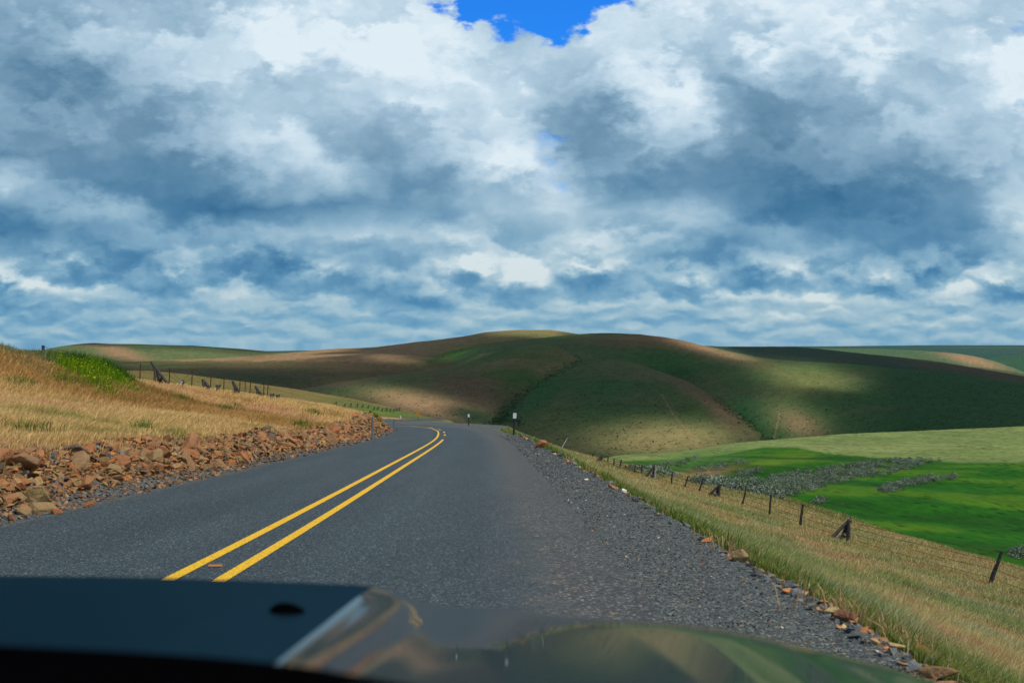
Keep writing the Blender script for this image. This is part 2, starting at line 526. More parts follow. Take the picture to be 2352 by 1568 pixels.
def H_all(x, y, full=False):
    x = np.asarray(x, float); y = np.asarray(y, float)
    d = np.maximum(y, 1.0)
    t = np.clip(CX + F * x / d, -1500, 3900)
    zn, u, yc = h_near(x, y)
    zs = [zn - CZ]
    for nme in LNAMES:
        z = h_land(LANDS[nme], t, d)
        if nme == 'field':
            z = z + (fbm(x / 38, y / 26, 99, 3) * 3.2) * (1 - sm(d, 230, 300))
        z = np.where(y < 60, -400, z)
        zs.append(z)
    floor = -62 - 50 * sm(d, 900, 2600)
    zs.append(floor + 0 * d)
    Z = np.stack(zs)
    top = Z.max(0)
    kk = np.clip(d * 0.0025, 0.05, 3.0)
    zsoft = top + kk * np.log(np.exp(np.clip((Z - top) / kk, -30, 0)).sum(0))
    own = Z.argmax(0)
    z = np.where((own == 0) | (d < 60), top, zsoft)
    amp = sm(d, 150, 600)
    z = z + (fbm(x / 90, y / 90, 50, 4) * 3.0 * sm(d, 300, 900) + fbm(x / 14, y / 14, 60, 3) * 0.5) * amp
    z = z + CZ
    if full:
        return z, own, u, yc, t, d
    return z


def ground_z(x, y):
    return float(H_all(np.array([x]), np.array([y]))[0])


_DD = np.exp(np.linspace(math.log(3.2), math.log(6000), 1400))


def hit(t, y, dmin=3.2):
    """where the line of sight through picture point (t, y) first meets the ground"""
    dd = _DD[_DD > dmin]
    zr = CZ - (y - HY) / F * dd
    zz = H_all((t - CX) / F * dd, dd)
    k = np.argmax(zz >= zr)
    if zz[k] < zr[k]:
        return None
    if k == 0:
        return (t - CX) / F * dd[0], dd[0], zz[0]
    a = (zr[k - 1] - zz[k - 1]) / ((zr[k - 1] - zz[k - 1]) + (zz[k] - zr[k]) + 1e-9)
    d = dd[k - 1] + (dd[k] - dd[k - 1]) * a
    x = (t - CX) / F * d
    return x, d, ground_z(x, d)


# ------------------------------------------------------------------ ground cover colours (albedo by place, with some sun, cloud shade and haze painted in)
TAN = np.array([0.30, 0.185, 0.10]); OLIVE = np.array([0.125, 0.125, 0.045]); GREEN = np.array([0.055, 0.12, 0.025])
DGREEN = np.array([0.022, 0.075, 0.025]); LUSH = np.array([0.012, 0.082, 0.003]); SAGE = np.array([0.135, 0.180, 0.055])
ORANGE = np.array([0.50, 0.31, 0.12]); BROWN = np.array([0.17, 0.095, 0.055]); GRAV = np.array([0.112, 0.125, 0.130])
YGREEN = np.array([0.10, 0.16, 0.012]); RED = np.array([0.27, 0.13, 0.06])


def blob(t, y, t0, y0, st, sy, ang=0.0, hard=1.0):
    c, s = math.cos(R(ang)), math.sin(R(ang))
    a = (t - t0) * c + (y - y0) * s; b = -(t - t0) * s + (y - y0) * c
    r2 = (a / st) ** 2 + (b / sy) ** 2
    return np.exp(-r2 ** hard)


def paint(x, y, z, own, u, t, d):
    Y = HY - (z - CZ) / d * F
    n1 = fbm(x / 60, y / 60, 71, 4); n2 = fbm(x / 18, y / 18, 77, 4); n3 = fbm(x / 4, y / 4, 83, 3)
    tj = t + 30 * n2; Yj = Y + 14 * n2 + 6 * n1
    c = np.empty((len(x), 3)); c[:] = OLIVE

    def mix(f, colr):
        f = np.clip(f, 0, 1)[:, None]
        c[:] = c * (1 - f) + np.asarray(colr) * f

    nm = lambda s: own == LNAMES.index(s) + 1
    mix(sm(n1 + 0.35 * n2, -0.1, 0.22) * 0.7, GREEN)
    mix(sm(-n1 - 0.2 * n2, 0.0, 0.3) * 0.7, TAN * 0.8)
    # far left
    m = nm('farleft'); mix(m * 0.8, np.array([0.105, 0.14, 0.055]))
    mix(m * blob(tj, Yj, 280, 812, 70, 16, 20), TAN); mix(m * blob(tj, Yj, 215, 789, 40, 4), BROWN)
    mix(m * blob(tj, Yj, 330, 800, 45, 4, 5) * 0.7, DGREEN)
    m = nm('ridge') | nm('bench'); mix(m * (Yj < 828) * 0.85, TAN)
    mix(nm('bench') * sm(Yj, 820, 834) * 0.6, BROWN * 0.9); mix(nm('bench') * blob(tj, Yj, 620, 868, 120, 16) * 0.6, DGREEN)
    mix(nm('bench') * blob(tj, Yj, 350, 838, 110, 5), GREEN)
    mix(m * blob(tj, Yj, 900, 826, 90, 10) * 0.8, TAN * 0.8)
    mix(nm('ridge') * blob(tj, Yj, 1220, 768, 150, 14) * 0.85, np.array([0.14, 0.15, 0.05]))
    mix((nm('bench2') | nm('bench') | nm('ridge')) * blob(tj, Yj, 1050, 814, 75, 18, -12) * 0.95, np.array([0.045, 0.125, 0.015]))
    # dome, middle and side spurs
    dm = nm('dome') | nm('midspur') | nm('leftspur')
    mix(nm('dome') * 0.55, DGREEN * 1.5)
    mix(nm('dome') * blob(tj, Yj, 1600, 798, 160, 16, 15) * 0.95, TAN * 0.9)
    mix(nm('dome') * blob(tj, Yj, 1450, 780, 140, 16) * 0.7, BROWN)
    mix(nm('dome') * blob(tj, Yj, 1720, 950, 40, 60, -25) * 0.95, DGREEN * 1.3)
    mix(nm('dome') * blob(tj, Yj, 1860, 880, 90, 40) * 0.8, np.array([0.15, 0.165, 0.05]))
    mix(nm('dome') * blob(tj, Yj, 1840, 975, 70, 30, 25) * 0.75, TAN * 0.85)
    mix(nm('dome') * blob(tj, Yj, 1560, 860, 60, 22, 20) * 0.6, DGREEN)
    mix(nm('dome') * sm(tj, 1950, 2100) * 0.8, DGREEN * 1.1)  # darker green paints cloud shade into the right slope
    mix(nm('midspur') * 0.6, np.array([0.06, 0.095, 0.03]))
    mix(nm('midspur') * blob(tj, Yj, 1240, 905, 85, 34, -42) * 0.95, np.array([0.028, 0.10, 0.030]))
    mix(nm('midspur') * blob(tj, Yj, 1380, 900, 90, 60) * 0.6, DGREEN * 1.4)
    mix(nm('midspur') * blob(tj, Yj, 1630, 925, 110, 20, 36) * 0.9, BROWN * 1.15)
    mix(nm('midspur') * blob(tj, Yj, 1530, 1010, 190, 42) * 0.85, np.array([0.24, 0.185, 0.08]))  # tan raised to paint sunlight onto the foot of the spur
    mix(nm('midspur') * blob(tj, Yj, 1590, 940, 40, 30) * 0.6, GREEN * 0.8)
    mix(nm('leftspur') * blob(tj, Yj, 1080, 895, 120, 45, 15) * 0.9, BROWN * 0.85)
    mix(nm('leftspur') * blob(tj, Yj, 1190, 870, 60, 40, -30) * 0.6, GREEN * 0.8)
    mix(nm('leftspur') * blob(tj, Yj, 960, 925, 150, 30, 8) * 0.95, TAN * 0.92)
    mix(nm('leftspur') * blob(tj, Yj, 800, 895, 130, 16, -12) * 0.7, np.array([0.10, 0.125, 0.045]))
    mix(nm('leftspur') * blob(tj, Yj, 1090, 955, 50, 18, 10) * 0.7, DGREEN * 1.6)
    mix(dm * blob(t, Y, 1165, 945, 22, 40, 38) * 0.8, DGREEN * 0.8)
    # right background: blue-green tints paint haze into the far slopes
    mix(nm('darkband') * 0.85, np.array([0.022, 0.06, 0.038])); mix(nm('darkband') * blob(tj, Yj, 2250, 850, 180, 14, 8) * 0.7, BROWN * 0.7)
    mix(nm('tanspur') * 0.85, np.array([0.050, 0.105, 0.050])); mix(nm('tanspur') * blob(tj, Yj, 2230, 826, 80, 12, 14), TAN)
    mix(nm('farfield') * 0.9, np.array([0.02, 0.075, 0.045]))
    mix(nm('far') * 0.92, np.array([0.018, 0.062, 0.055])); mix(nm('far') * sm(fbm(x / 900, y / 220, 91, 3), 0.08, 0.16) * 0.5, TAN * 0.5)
    # tracks scratched down the slopes
    for pts, wd in (([(1520, 905), (1545, 950), (1580, 990), (1605, 1030)], 1.5), ([(1790, 950), (1783, 985), (1777, 1008)], 2.0)):
        for a, b in zip(pts[:-1], pts[1:]):
            ax, ay = a; bx, by = b
            q = np.clip(((t - ax) * (bx - ax) + (Y - ay) * (by - ay)) / ((bx - ax) ** 2 + (by - ay) ** 2), 0, 1)
            dist = np.hypot(t + 4 * n3 - ax - q * (bx - ax), Y - ay - q * (by - ay))
            mix(dm * np.exp(-(dist / wd) ** 2) * 0.6, TAN * 1.05)
    # near hill with the far fence
    m = nm('nearhill'); mix(m * 0.8, np.array([0.15, 0.115, 0.035])); mix(m * blob(tj, Yj, 900, 948, 120, 10, 12) * 0.8, GREEN)
    mix(m * blob(tj, Yj, 870, 946, 40, 5, 10) * 0.7, YGREEN); mix(m * sm(Yj, 955, 965) * 0.8, BROWN * 0.6)
    # valley field
    m = nm('field'); c[m] = SAGE * (1 + 0.5 * n2[m])[:, None]; st = fbm(x / 30, y / 9, 95, 4)
    yb = np.interp(t, [1380, 1600, 1760, 1830, 1900, 2000, 2120, 2200, 2352, 2900], [1062, 1052, 1024, 1026, 1040, 1048, 1055, 1062, 1062, 1070]) + 5 * n2
    mix(m * sm(Y, yb - 3, yb + 4), LUSH)
    mix(m * sm(Y, yb, yb + 8) * sm(n1 + 0.5 * n2, 0.0, 0.18) * 0.6, YGREEN * 0.7)
    mix(m * sm(Y, yb, yb + 8) * blob(tj, Yj, 1780, 1058, 120, 14, -10) * 0.75, YGREEN)
    mix(m * sm(Y, yb, yb + 8) * sm(st, 0.02, 0.16) * 0.75, np.array([0.055, 0.125, 0.006]))
    mix(m * sm(Y, yb, yb + 8) * sm(-st, 0.04, 0.18) * 0.7, np.array([0.008, 0.048, 0.004]))
    mix(m * (1 - sm(Y, yb - 3, yb + 4)) * sm(st, 0.0, 0.2) * 0.5, np.array([0.20, 0.22, 0.08]))
    mix(m * blob(tj, Yj, 1560, 1060, 150, 16, -10) * 0.8, GREEN * 1.1)
    mix(m * blob(tj, Yj, 1620, 1085, 70, 12, -8) * 0.8, BROWN * 1.1)
    mix(m * blob(tj, Yj, 1800, 1112, 220, 14, -10) * 0.7, OLIVE * 0.8)
    # dark gravel bank under the distant loop
    mix((Y > 962) & (Y < 990) & (t > 985) & (t < 1085) & (d > 130) & (d < 330), GRAV * 0.5)
    # the road corridor
    nr = own == 0
    lf = nr & (u < 0)
    v = -u - HW
    og = ORANGE * 1.0
    mix(lf, og)
    mix(lf * sm(n2 + 0.3 * n3, 0.05, 0.25) * 0.5, np.array([0.30, 0.14, 0.07]))
    mix(lf * sm(-n2 + 0.3 * n3, 0.08, 0.25) * 0.4, np.array([0.26, 0.20, 0.06]))
    mo = np.exp(-((x + 17) / 10) ** 2 - ((y - 44) / 7) ** 2)
    mix(lf * sm(mo, 0.15, 0.6) * 0.75, np.array([0.22, 0.09, 0.015]))
    mix(lf * (1 - sm(v + 1.2 * n3 + 0.8 * n2, 1.7, 2.5)), np.array([0.24, 0.13, 0.065]))
    mix(lf * (1 - sm(v + 0.5 * n3, 0.7, 1.3)), GRAV)
    mix((nr & (y > 150)) * sm(np.abs(u), 3.5, 9) * 0.8, np.array([0.14, 0.11, 0.04]))
    rt = nr & (u >= 0)
    w = over(u, y)
    mix(rt, np.array([0.27, 0.20, 0.085]))
    mix(rt * sm(n2, 0.0, 0.2) * 0.7, np.array([0.14, 0.15, 0.045]))
    mix(rt * sm(-n3 - n2, 0.1, 0.3) * 0.5, RED)
    mix(rt * (1 - sm(w + 0.8 * n2, 0.6, 2.6)) * 0.85, np.array([0.09, 0.12, 0.02]))
    mix(rt * (1 - sm(w + 0.5 * n3, -0.05, 0.35)), GRAV * 1.05)
    mix(rt * sm(y, 100, 150) * sm(w, 0, 3) * 0.9, BROWN * 0.5)
    mix(nr * (np.abs(u) < HW), GRAV * 0.8)
    c *= (1 + 0.5 * n3[:, None] * (d > 150)[:, None])
    return np.clip(c, 0.003, 0.8)


# ------------------------------------------------------------------ ground material
def mat_new(name):
    m = bpy.data.materials.new(name)
    m.use_nodes = True
    g = G(m.node_tree)
    b = [n for n in g.n if n.type == 'BSDF_PRINCIPLED'][0]
    b.inputs['Roughness'].default_value = 0.85
    b.inputs['Specular IOR Level'].default_value = 0.25
    return m, g, b


def attr(g, name='Col', out=0):
    nd = g.new('ShaderNodeAttribute', attribute_name=name)
    return nd.outputs[out]


M_ground, g, b = mat_new('ground')
tcn = g.new('ShaderNodeTexCoord').outputs['Object']
cl = attr(g)
gv = attr(g, 'gravel', 2)
dist = g.new('ShaderNodeCameraData').outputs['View Z Depth'] if False else attr(g, 'far', 2)
# bunch grass and brush mottling on the hills, two sizes
s1 = g.noise(tcn, 0.55, 3, 0.6); s2 = g.voro(tcn, 0.42)
s3 = g.noise(tcn, 0.09, 4, 0.6)
brush = g.m('MULTIPLY', g.mr(s2, 0.12, 0.40, 0.85, 0.0), g.mr(s3, 0.42, 0.6, 0.25, 1.0))
col_hill = g.mixc(g.m('MULTIPLY', brush, dist), cl, g.mixc(1.0, cl, (0.30, 0.38, 0.34, 1), 'MULTIPLY'))
col_hill = g.mixc(g.m('MULTIPLY', dist, 0.8), col_hill, g.mixc(1.0, col_hill, g.ramp(s1, [(0.25, (0.70, 0.70, 0.72)), (0.5, (1, 1, 1)), (0.75, (1.30, 1.27, 1.15))]), 'MULTIPLY'))
# stones in the gravel
gsz = g.voro(tcn, 48, out=1)
gdist = g.voro(tcn, 48)
gs = g.sep(gsz)
gcol = g.ramp(gs[0], [(0.0, (0.5, 0.5, 0.5)), (0.5, (0.95, 0.95, 0.94)), (0.88, (1.4, 1.4, 1.35)), (0.96, (2.4, 2.2, 1.8)), (1.0, (3.4, 2.4, 1.6))])
gcol = g.mixc(g.mr(gdist, 0.25, 0.65, 0, 0.6), gcol, (0.2, 0.21, 0.21, 1))
col_gr = g.mixc(1.0, cl, gcol, 'MULTIPLY')
nn = g.noise(tcn, 7.0, 5, 0.65)
near = g.mixc(1.0, cl, g.ramp(nn, [(0.3, (0.55, 0.55, 0.55)), (0.5, (1, 1, 1)), (0.7, (1.35, 1.3, 1.2))]), 'MULTIPLY')
colr = g.mixc(gv, near, col_gr)
colr = g.mixc(dist, colr, col_hill)
g.put(b.inputs['Base Color'], colr)
hh = g.m('ADD', g.m('MULTIPLY', g.m('SUBTRACT', 1.0, gdist), gv), g.m('MULTIPLY', nn, 1.5))
hb1 = g.bump(g.mixf(dist, hh, 0.0), 0.6, 0.03)
hb2 = g.bump(g.m('MULTIPLY', g.m('ADD', s1, g.m('MULTIPLY', brush, 1.2)), dist), 0.55, 0.9, hb1)
g.put(b.inputs['Normal'], hb2)
b.inputs['Roughness'].default_value = 0.95
b.inputs['Specular IOR Level'].default_value = 0.1


# ------------------------------------------------------------------ the ground sheet: fine wedge ahead, coarse all round
def ground_mesh():
    TT = np.concatenate([np.arange(-1500, -120, 14.0), np.arange(-120, 2480, 3.0), np.arange(2480, 3901, 14.0)])
    D = [3.0]
    while D[-1] < 9500:
        D.append(D[-1] * (1.0095 if D[-1] < 1200 else 1.014))
    D = np.array(D)
    T, DD = np.meshgrid(TT, D)
    X = (T - CX) / F * DD
    sh = X.shape
    x, y = X.ravel(), DD.ravel()
    z, own, u, yc, t, d = H_all(x, y, True)
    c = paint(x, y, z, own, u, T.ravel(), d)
    grav = ((own == 0) & (((u > 0) & (over(u, y) < 0.25)) | ((u < 0) & (-u - HW < 1.6)))).astype(float)
    far = sm(d, 60, 160) * (own != 0) + 0.0
    idx = np.arange(sh[0] * sh[1]).reshape(sh)
    q = np.stack([idx[:-1, :-1].ravel(), idx[:-1, 1:].ravel(), idx[1:, 1:].ravel(), idx[1:, :-1].ravel()], 1)
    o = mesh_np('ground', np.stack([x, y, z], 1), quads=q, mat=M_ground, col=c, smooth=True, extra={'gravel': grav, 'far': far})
    tag(o, kind='structure')
    # rest of the country: behind and beside the wedge
    r = np.concatenate([[0.0], np.exp(np.linspace(math.log(2.5), math.log(9400), 90))])
    a = np.radians(np.linspace(-180, 180, 181))
    A, RR = np.meshgrid(a, r)
    X2, Y2 = np.sin(A) * RR, np.cos(A) * RR
    x2, y2 = X2.ravel(), Y2.ravel()
    ins = (y2 > 3.2) & (np.abs(x2 / np.maximum(y2, 0.1)) < 2600 / F * 0.97)
    z2, own2, u2, yc2, t2, d2 = H_all(x2, y2, True)
    behind = sm(-y2, -60, 80)
    back = -0.07 * np.clip(y2, -60, 300) + 12 * fbm(x2 / 300, y2 / 300, 5, 3) * sm(RR.ravel(), 100, 400)
    z2 = np.where((own2 == 0), z2, z2 * (1 - behind) + back * behind)
    z2 = np.where((RR.ravel() > 80) & (y2 < 60), back - 0.1 * np.clip(RR.ravel() - 80, 0, 200), z2)
    c2 = paint(x2, np.maximum(y2, 1.0), z2, np.where(y2 < 60, 0, own2), u2, t2, d2)
    z2 = np.where(ins, z2 - 0.6 - RR.ravel() * 0.01, z2)
    idx = np.arange(A.size).reshape(A.shape)
    q = np.stack([idx[:-1, :-1].ravel(), idx[1:, :-1].ravel(), idx[1:, 1:].ravel(), idx[:-1, 1:].ravel()], 1)
    # drop the faces wholly under the fine wedge
    keep = ~(ins[q].all(1))
    o2 = mesh_np('ground', np.stack([x2, y2, z2], 1), quads=q[keep], mat=M_ground, col=c2, smooth=True,
                 extra={'gravel': np.zeros(len(x2)), 'far': np.zeros(len(x2))})
    tag(o2, kind='structure')


ground_mesh()
import sys

# ================================================================== road
M_asph, g, b = mat_new('asphalt')
tcn = g.new('ShaderNodeTexCoord').outputs['Object']
vc = g.voro(tcn, 70, out=1); vd = g.voro(tcn, 70)
r1 = g.sep(vc)[0]
ac = g.ramp(r1, [(0.0, (0.016, 0.020, 0.024)), (0.45, (0.046, 0.054, 0.060)), (0.82, (0.075, 0.084, 0.090)), (0.95, (0.16, 0.17, 0.17)), (1.0, (0.30, 0.29, 0.26))])
ac = g.mixc(g.mr(vd, 0.25, 0.6, 0, 0.6), ac, (0.008, 0.012, 0.015, 1))
ac = g.mixc(1.0, ac, (0.88, 1.08, 1.20, 1), 'MULTIPLY')
lowf = g.noise(g.vm('MULTIPLY', tcn, (1.0, 0.12, 1.0)), 0.9, 4, 0.6)
ac = g.mixc(1.0, ac, g.ramp(lowf, [(0.3, (0.82, 0.84, 0.86)), (0.7, (1.18, 1.16, 1.12))]), 'MULTIPLY')
edge = attr(g, 'edge', 2)
v38 = g.voro(tcn, 38, out=1); d38 = g.voro(tcn, 38)
gcol2 = g.ramp(g.sep(v38)[0], [(0.0, (0.035, 0.04, 0.046)), (0.5, (0.09, 0.098, 0.108)), (0.86, (0.15, 0.15, 0.15)), (0.95, (0.30, 0.28, 0.24)), (1.0, (0.40, 0.26, 0.16))])
gcol2 = g.mixc(g.mr(d38, 0.2, 0.6, 0, 0.75), gcol2, (0.016, 0.018, 0.02, 1))
ef = g.m('ADD', edge, g.m('MULTIPLY', g.m('SUBTRACT', g.noise(tcn, 2.2, 5, 0.75), 0.5), 1.5))
ac = g.mixc(g.mr(ef, 0.35, 0.75, 0, 1), ac, gcol2)
wheel = attr(g, 'dust', 2)
ac = g.mixc(g.m('MULTIPLY', wheel, g.mr(g.noise(tcn, 3.0, 4, 0.6), 0.35, 0.65, 0.3, 1.0)), ac, (0.105, 0.100, 0.085, 1))
wr = g.m('MULTIPLY', attr(g, 'wear', 2), g.mr(g.noise(g.vm('MULTIPLY', tcn, (1.0, 0.05, 1.0)), 1.5, 3, 0.6), 0.3, 0.7, 0.4, 1.0))
ac = g.mixc(g.m('MULTIPLY', wr, 0.30), ac, g.mixc(1.0, ac, (1.45, 1.45, 1.42, 1), 'MULTIPLY'))
g.put(b.inputs['Base Color'], ac)
g.put(b.inputs['Normal'], g.bump(g.m('SUBTRACT', 1.0, vd), 0.55, 0.012))
b.inputs['Roughness'].default_value = 0.72
b.inputs['Specular IOR Level'].default_value = 0.35

M_paint, g, b = mat_new('yellow_road_paint')
tcn = g.new('ShaderNodeTexCoord').outputs['Object']
vd = g.voro(tcn, 70)
wn = g.noise(tcn, 45, 3, 0.6)
pc = g.mixc(g.mr(wn, 0.56, 0.66, 0, 0.85), (0.86, 0.50, 0.012, 1), (0.20, 0.13, 0.03, 1))
pc = g.mixc(g.mr(vd, 0.4, 0.7, 0, 0.55), pc, (0.30, 0.16, 0.01, 1))
g.put(b.inputs['Base Color'], pc)
g.put(b.inputs['Normal'], g.bump(g.m('SUBTRACT', 1.0, vd), 0.5, 0.010))
b.inputs['Roughness'].default_value = 0.6

RPf, RSf = resample(PATH, 0.25)
_k = np.hanning(61); _k /= _k.sum()
RPf = np.stack([np.convolve(np.pad(RPf[:, i], 30, 'reflect', reflect_type='odd'), _k, 'valid') for i in (0, 1)], 1)
RTf = np.gradient(RPf, axis=0); RTf /= np.linalg.norm(RTf, axis=1)[:, None]
RNf = np.stack([RTf[:, 1], -RTf[:, 0]], 1)


def strip(name, us, s0, s1, dz, mat, step=2, dust=False, jitter=0.0):
    k = np.where((RSf >= s0) & (RSf <= s1))[0][::step]
    P, Nn = RPf[k], RNf[k]
    us = np.asarray(us, float)
    X = P[:, 0, None] + Nn[:, 0, None] * us
    Y = P[:, 1, None] + Nn[:, 1, None] * us
    if jitter:
        e = vnoise(RSf[k] * 2.2, RSf[k] * 0 + 3, 4) - 0.5 + 0.6 * (vnoise(RSf[k] * 7, RSf[k] * 0 + 3, 8) - 0.5)
        X[:, -1] += e * jitter * Nn[:, 0]; Y[:, -1] += e * jitter * Nn[:, 1]
        X[:, 0] -= e[::-1] * jitter * 0.5 * Nn[:, 0]; Y[:, 0] -= e[::-1] * jitter * 0.5 * Nn[:, 1]
    Z = zroad(P[:, 1])[:, None] + 0 * us - 0.00 * us ** 2 + dz
    idx = np.arange(X.size).reshape(X.shape)
    q = np.stack([idx[:-1, :-1].ravel(), idx[:-1, 1:].ravel(), idx[1:, 1:].ravel(), idx[1:, :-1].ravel()], 1)
    ex = {}
    if dust:
        uu = np.broadcast_to(us, X.shape)
        ex['edge'] = sm(uu, 1.9, 3.2).ravel()
        ex['wear'] = (np.exp(-((np.abs(uu) - 0.95) / 0.32) ** 2) + np.exp(-((np.abs(uu) - 2.35) / 0.32) ** 2)).ravel()
        ex['dust'] = (0.30 * np.exp(-((uu - 2.7) / 0.45) ** 2) + 0.12 * np.exp(-((uu + 3.2) / 0.25) ** 2)).ravel()
    return mesh_np(name, np.stack([X.ravel(), Y.ravel(), Z.ravel()], 1), quads=q, mat=mat, smooth=False, extra=ex)


S0 = RSf[np.argmin(np.abs(RPf[:, 1] + 30))]
def s_at(y):
    k = np.argmin(np.hypot(RPf[:440 * 3, 1] - y, 0 * RPf[:440 * 3, 0]) + (RPf[:440 * 3, 0] < -46) * 99)
    return RSf[k]
tag(strip('road', np.linspace(-HW, HW + 0.1, 31), S0, RSf[-1] - 2, 0.0, M_asph, 2, True, 0.05), kind='structure')
pl = strip('road_marking', [-0.255, -0.145], S0, RSf[-1] - 3, 0.004, M_paint, 1)
tag(pl, kind='structure')
tag(strip('road_marking', [0.145, 0.255], S0, s_at(49.5), 0.004, M_paint, 1), kind='structure')
for y0, y1 in ((58.5, 62), (67.5, 71.5), (79.5, 83.5), (91.5, 95), (103, 106)):
    tag(strip('road_marking', [0.145, 0.255], s_at(y0), s_at(y1), 0.004, M_paint, 1), kind='structure')

# ================================================================== rocks
def hull_mesh(name, seed, n=16, sx=1.0, sy=0.8, sz=0.6, bevel=False):
    rng = random.Random(seed)
    bm = bmesh.new()
    for _ in range(n):
        v = Vector((rng.gauss(0, 1), rng.gauss(0, 1), rng.gauss(0, 1))).normalized() * rng.uniform(0.75, 1.0)
        bm.verts.new((v.x * sx, v.y * sy, v.z * sz))
    r = bmesh.ops.convex_hull(bm, input=bm.verts)
    bmesh.ops.delete(bm, geom=[x for x in r['geom_interior'] if isinstance(x, bmesh.types.BMVert)], context='VERTS')
    if bevel:
        bmesh.ops.bevel(bm, geom=list(bm.edges), offset=0.035, segments=1, affect='EDGES')
    bmesh.ops.triangulate(bm, faces=bm.faces)
    me = bpy.data.meshes.new(name)
    bm.to_mesh(me); bm.free()
    return me


M_rock, g, b = mat_new('rock')
tcn = g.new('ShaderNodeTexCoord').outputs['Object']
oi = g.new('ShaderNodeObjectInfo')
n1 = g.noise(g.vm('ADD', tcn, g.xyz(oi.outputs['Random'], 3.0, oi.outputs['Random'])), 1.3, 4, 0.6)
base = g.ramp(oi.outputs['Random'], [(0.0, (0.38, 0.13, 0.045)), (0.3, (0.34, 0.145, 0.06)), (0.55, (0.28, 0.15, 0.07)), (0.72, (0.34, 0.23, 0.10)), (0.85, (0.22, 0.09, 0.045)), (1.0, (0.10, 0.075, 0.06))])
rc = g.mixc(g.mr(n1, 0.35, 0.62, 0.0, 0.75), base, g.mixc(0.5, base, (0.12, 0.085, 0.05, 1)))
rc = g.mixc(g.mr(g.noise(tcn, 9.0, 4, 0.6), 0.55, 0.68, 0, 0.5), rc, (0.07, 0.05, 0.035, 1))
g.put(b.inputs['Base Color'], rc)
g.put(b.inputs['Normal'], g.bump(g.noise(tcn, 5.0, 5, 0.6), 0.5, 0.08))
b.inputs['Roughness'].default_value = 0.95

M_rubble, g, b = mat_new('rubble')
tcn = g.new('ShaderNodeTexCoord').outputs['Object']
rc = g.mixc(1.0, attr(g), g.ramp(g.noise(tcn, 22, 4, 0.6), [(0.3, (0.6, 0.6, 0.6)), (0.7, (1.3, 1.3, 1.3))]), 'MULTIPLY')
g.put(b.inputs['Base Color'], rc)
g.put(b.inputs['Normal'], g.bump(g.noise(tcn, 30, 4, 0.6), 0.4, 0.02))
b.inputs['Roughness'].default_value = 0.95

HULLS = []
for i in range(12):
    me = hull_mesh('rock', 100 + i, 15 + i % 5, 1.0, 0.6 + 0.05 * (i % 6), 0.45 + 0.06 * (i % 5), True)
    me.materials.append(M_rock)
    HULLS.append(me)
SIMPLE = []
for i in range(10):
    me = hull_mesh('chip', 300 + i, 8, 1.0, 0.75, 0.5)
    v = np.zeros(len(me.vertices) * 3); me.vertices.foreach_get('co', v)
    SIMPLE.append((v.reshape(-1, 3), np.array([p.vertices[:] for p in me.polygons])))


def rubble_mesh(name, P, S, Ccol, mat, seed, label, cat='rubble'):
    rng = np.random.default_rng(seed)
    kinds = rng.integers(0, len(SIMPLE), len(P))
    Vs, Ts, Cs = [], [], []
    base = 0
    for k, (hv, ht) in enumerate(SIMPLE):
        m = kinds == k
        n = m.sum()
        if not n: continue
        a = rng.uniform(0, 6.28, n); b_ = rng.uniform(-0.7, 0.7, n)
        ca, sa, cb, sb = np.cos(a), np.sin(a), np.cos(b_), np.sin(b_)
        Rm = np.zeros((n, 3, 3))
        Rm[:, 0, 0] = ca; Rm[:, 0, 1] = -sa * cb; Rm[:, 0, 2] = sa * sb
        Rm[:, 1, 0] = sa; Rm[:, 1, 1] = ca * cb; Rm[:, 1, 2] = -ca * sb
        Rm[:, 2, 1] = sb; Rm[:, 2, 2] = cb
        v = np.einsum('nij,vj->nvi', Rm, hv) * S[m][:, None, None] + P[m][:, None, :]
        Vs.append(v.reshape(-1, 3))
        Ts.append((ht[None] + (np.arange(n) * len(hv))[:, None, None] + base).reshape(-1, 3))
        Cs.append(np.repeat(Ccol[m], len(hv), 0))
        base += n * len(hv)
    o = mesh_np(name, np.concatenate(Vs), tris=np.concatenate(Ts), mat=mat, col=np.concatenate(Cs))
    return tag(o, label, cat, kind='stuff')


def along(y, v):
    """points beside the road: y along, v metres left of the left asphalt edge (v<0: right of the right edge)"""
    k = np.searchsorted(RPf[:600, 1], y) if np.isscalar(y) else np.searchsorted(RPf[:, 1][:np.argmax(RPf[:, 1] > 139)], y)
    k = np.clip(k, 0, len(RPf) - 1)
    u = np.where(v >= 0, -HW - v, HW - v)
    return RPf[k, 0] + RNf[k, 0] * u, RPf[k, 1] + RNf[k, 1] * u


rk = random.Random(5)
PAL = np.array([(0.36, 0.15, 0.055), (0.33, 0.17, 0.08), (0.30, 0.19, 0.085), (0.33, 0.24, 0.11), (0.20, 0.11, 0.06), (0.13, 0.10, 0.075), (0.10, 0.095, 0.09)])


def put_rock(x, y, s, label, group, tilt=0.6, sink=0.25, mesh=None):
    o = bpy.data.objects.new('rock', mesh or rk.choice(HULLS))
    COL.objects.link(o)
    o.location = (x, y, ground_z(x, y) + s * (0.42 - sink))
    o.rotation_euler = (rk.uniform(-tilt, tilt), rk.uniform(-tilt, tilt), rk.uniform(0, 6.28))
    o.scale = (s * rk.uniform(0.85, 1.25), s * rk.uniform(0.85, 1.15), s * rk.uniform(0.85, 1.3))
    return tag(o, label, 'rock', group)


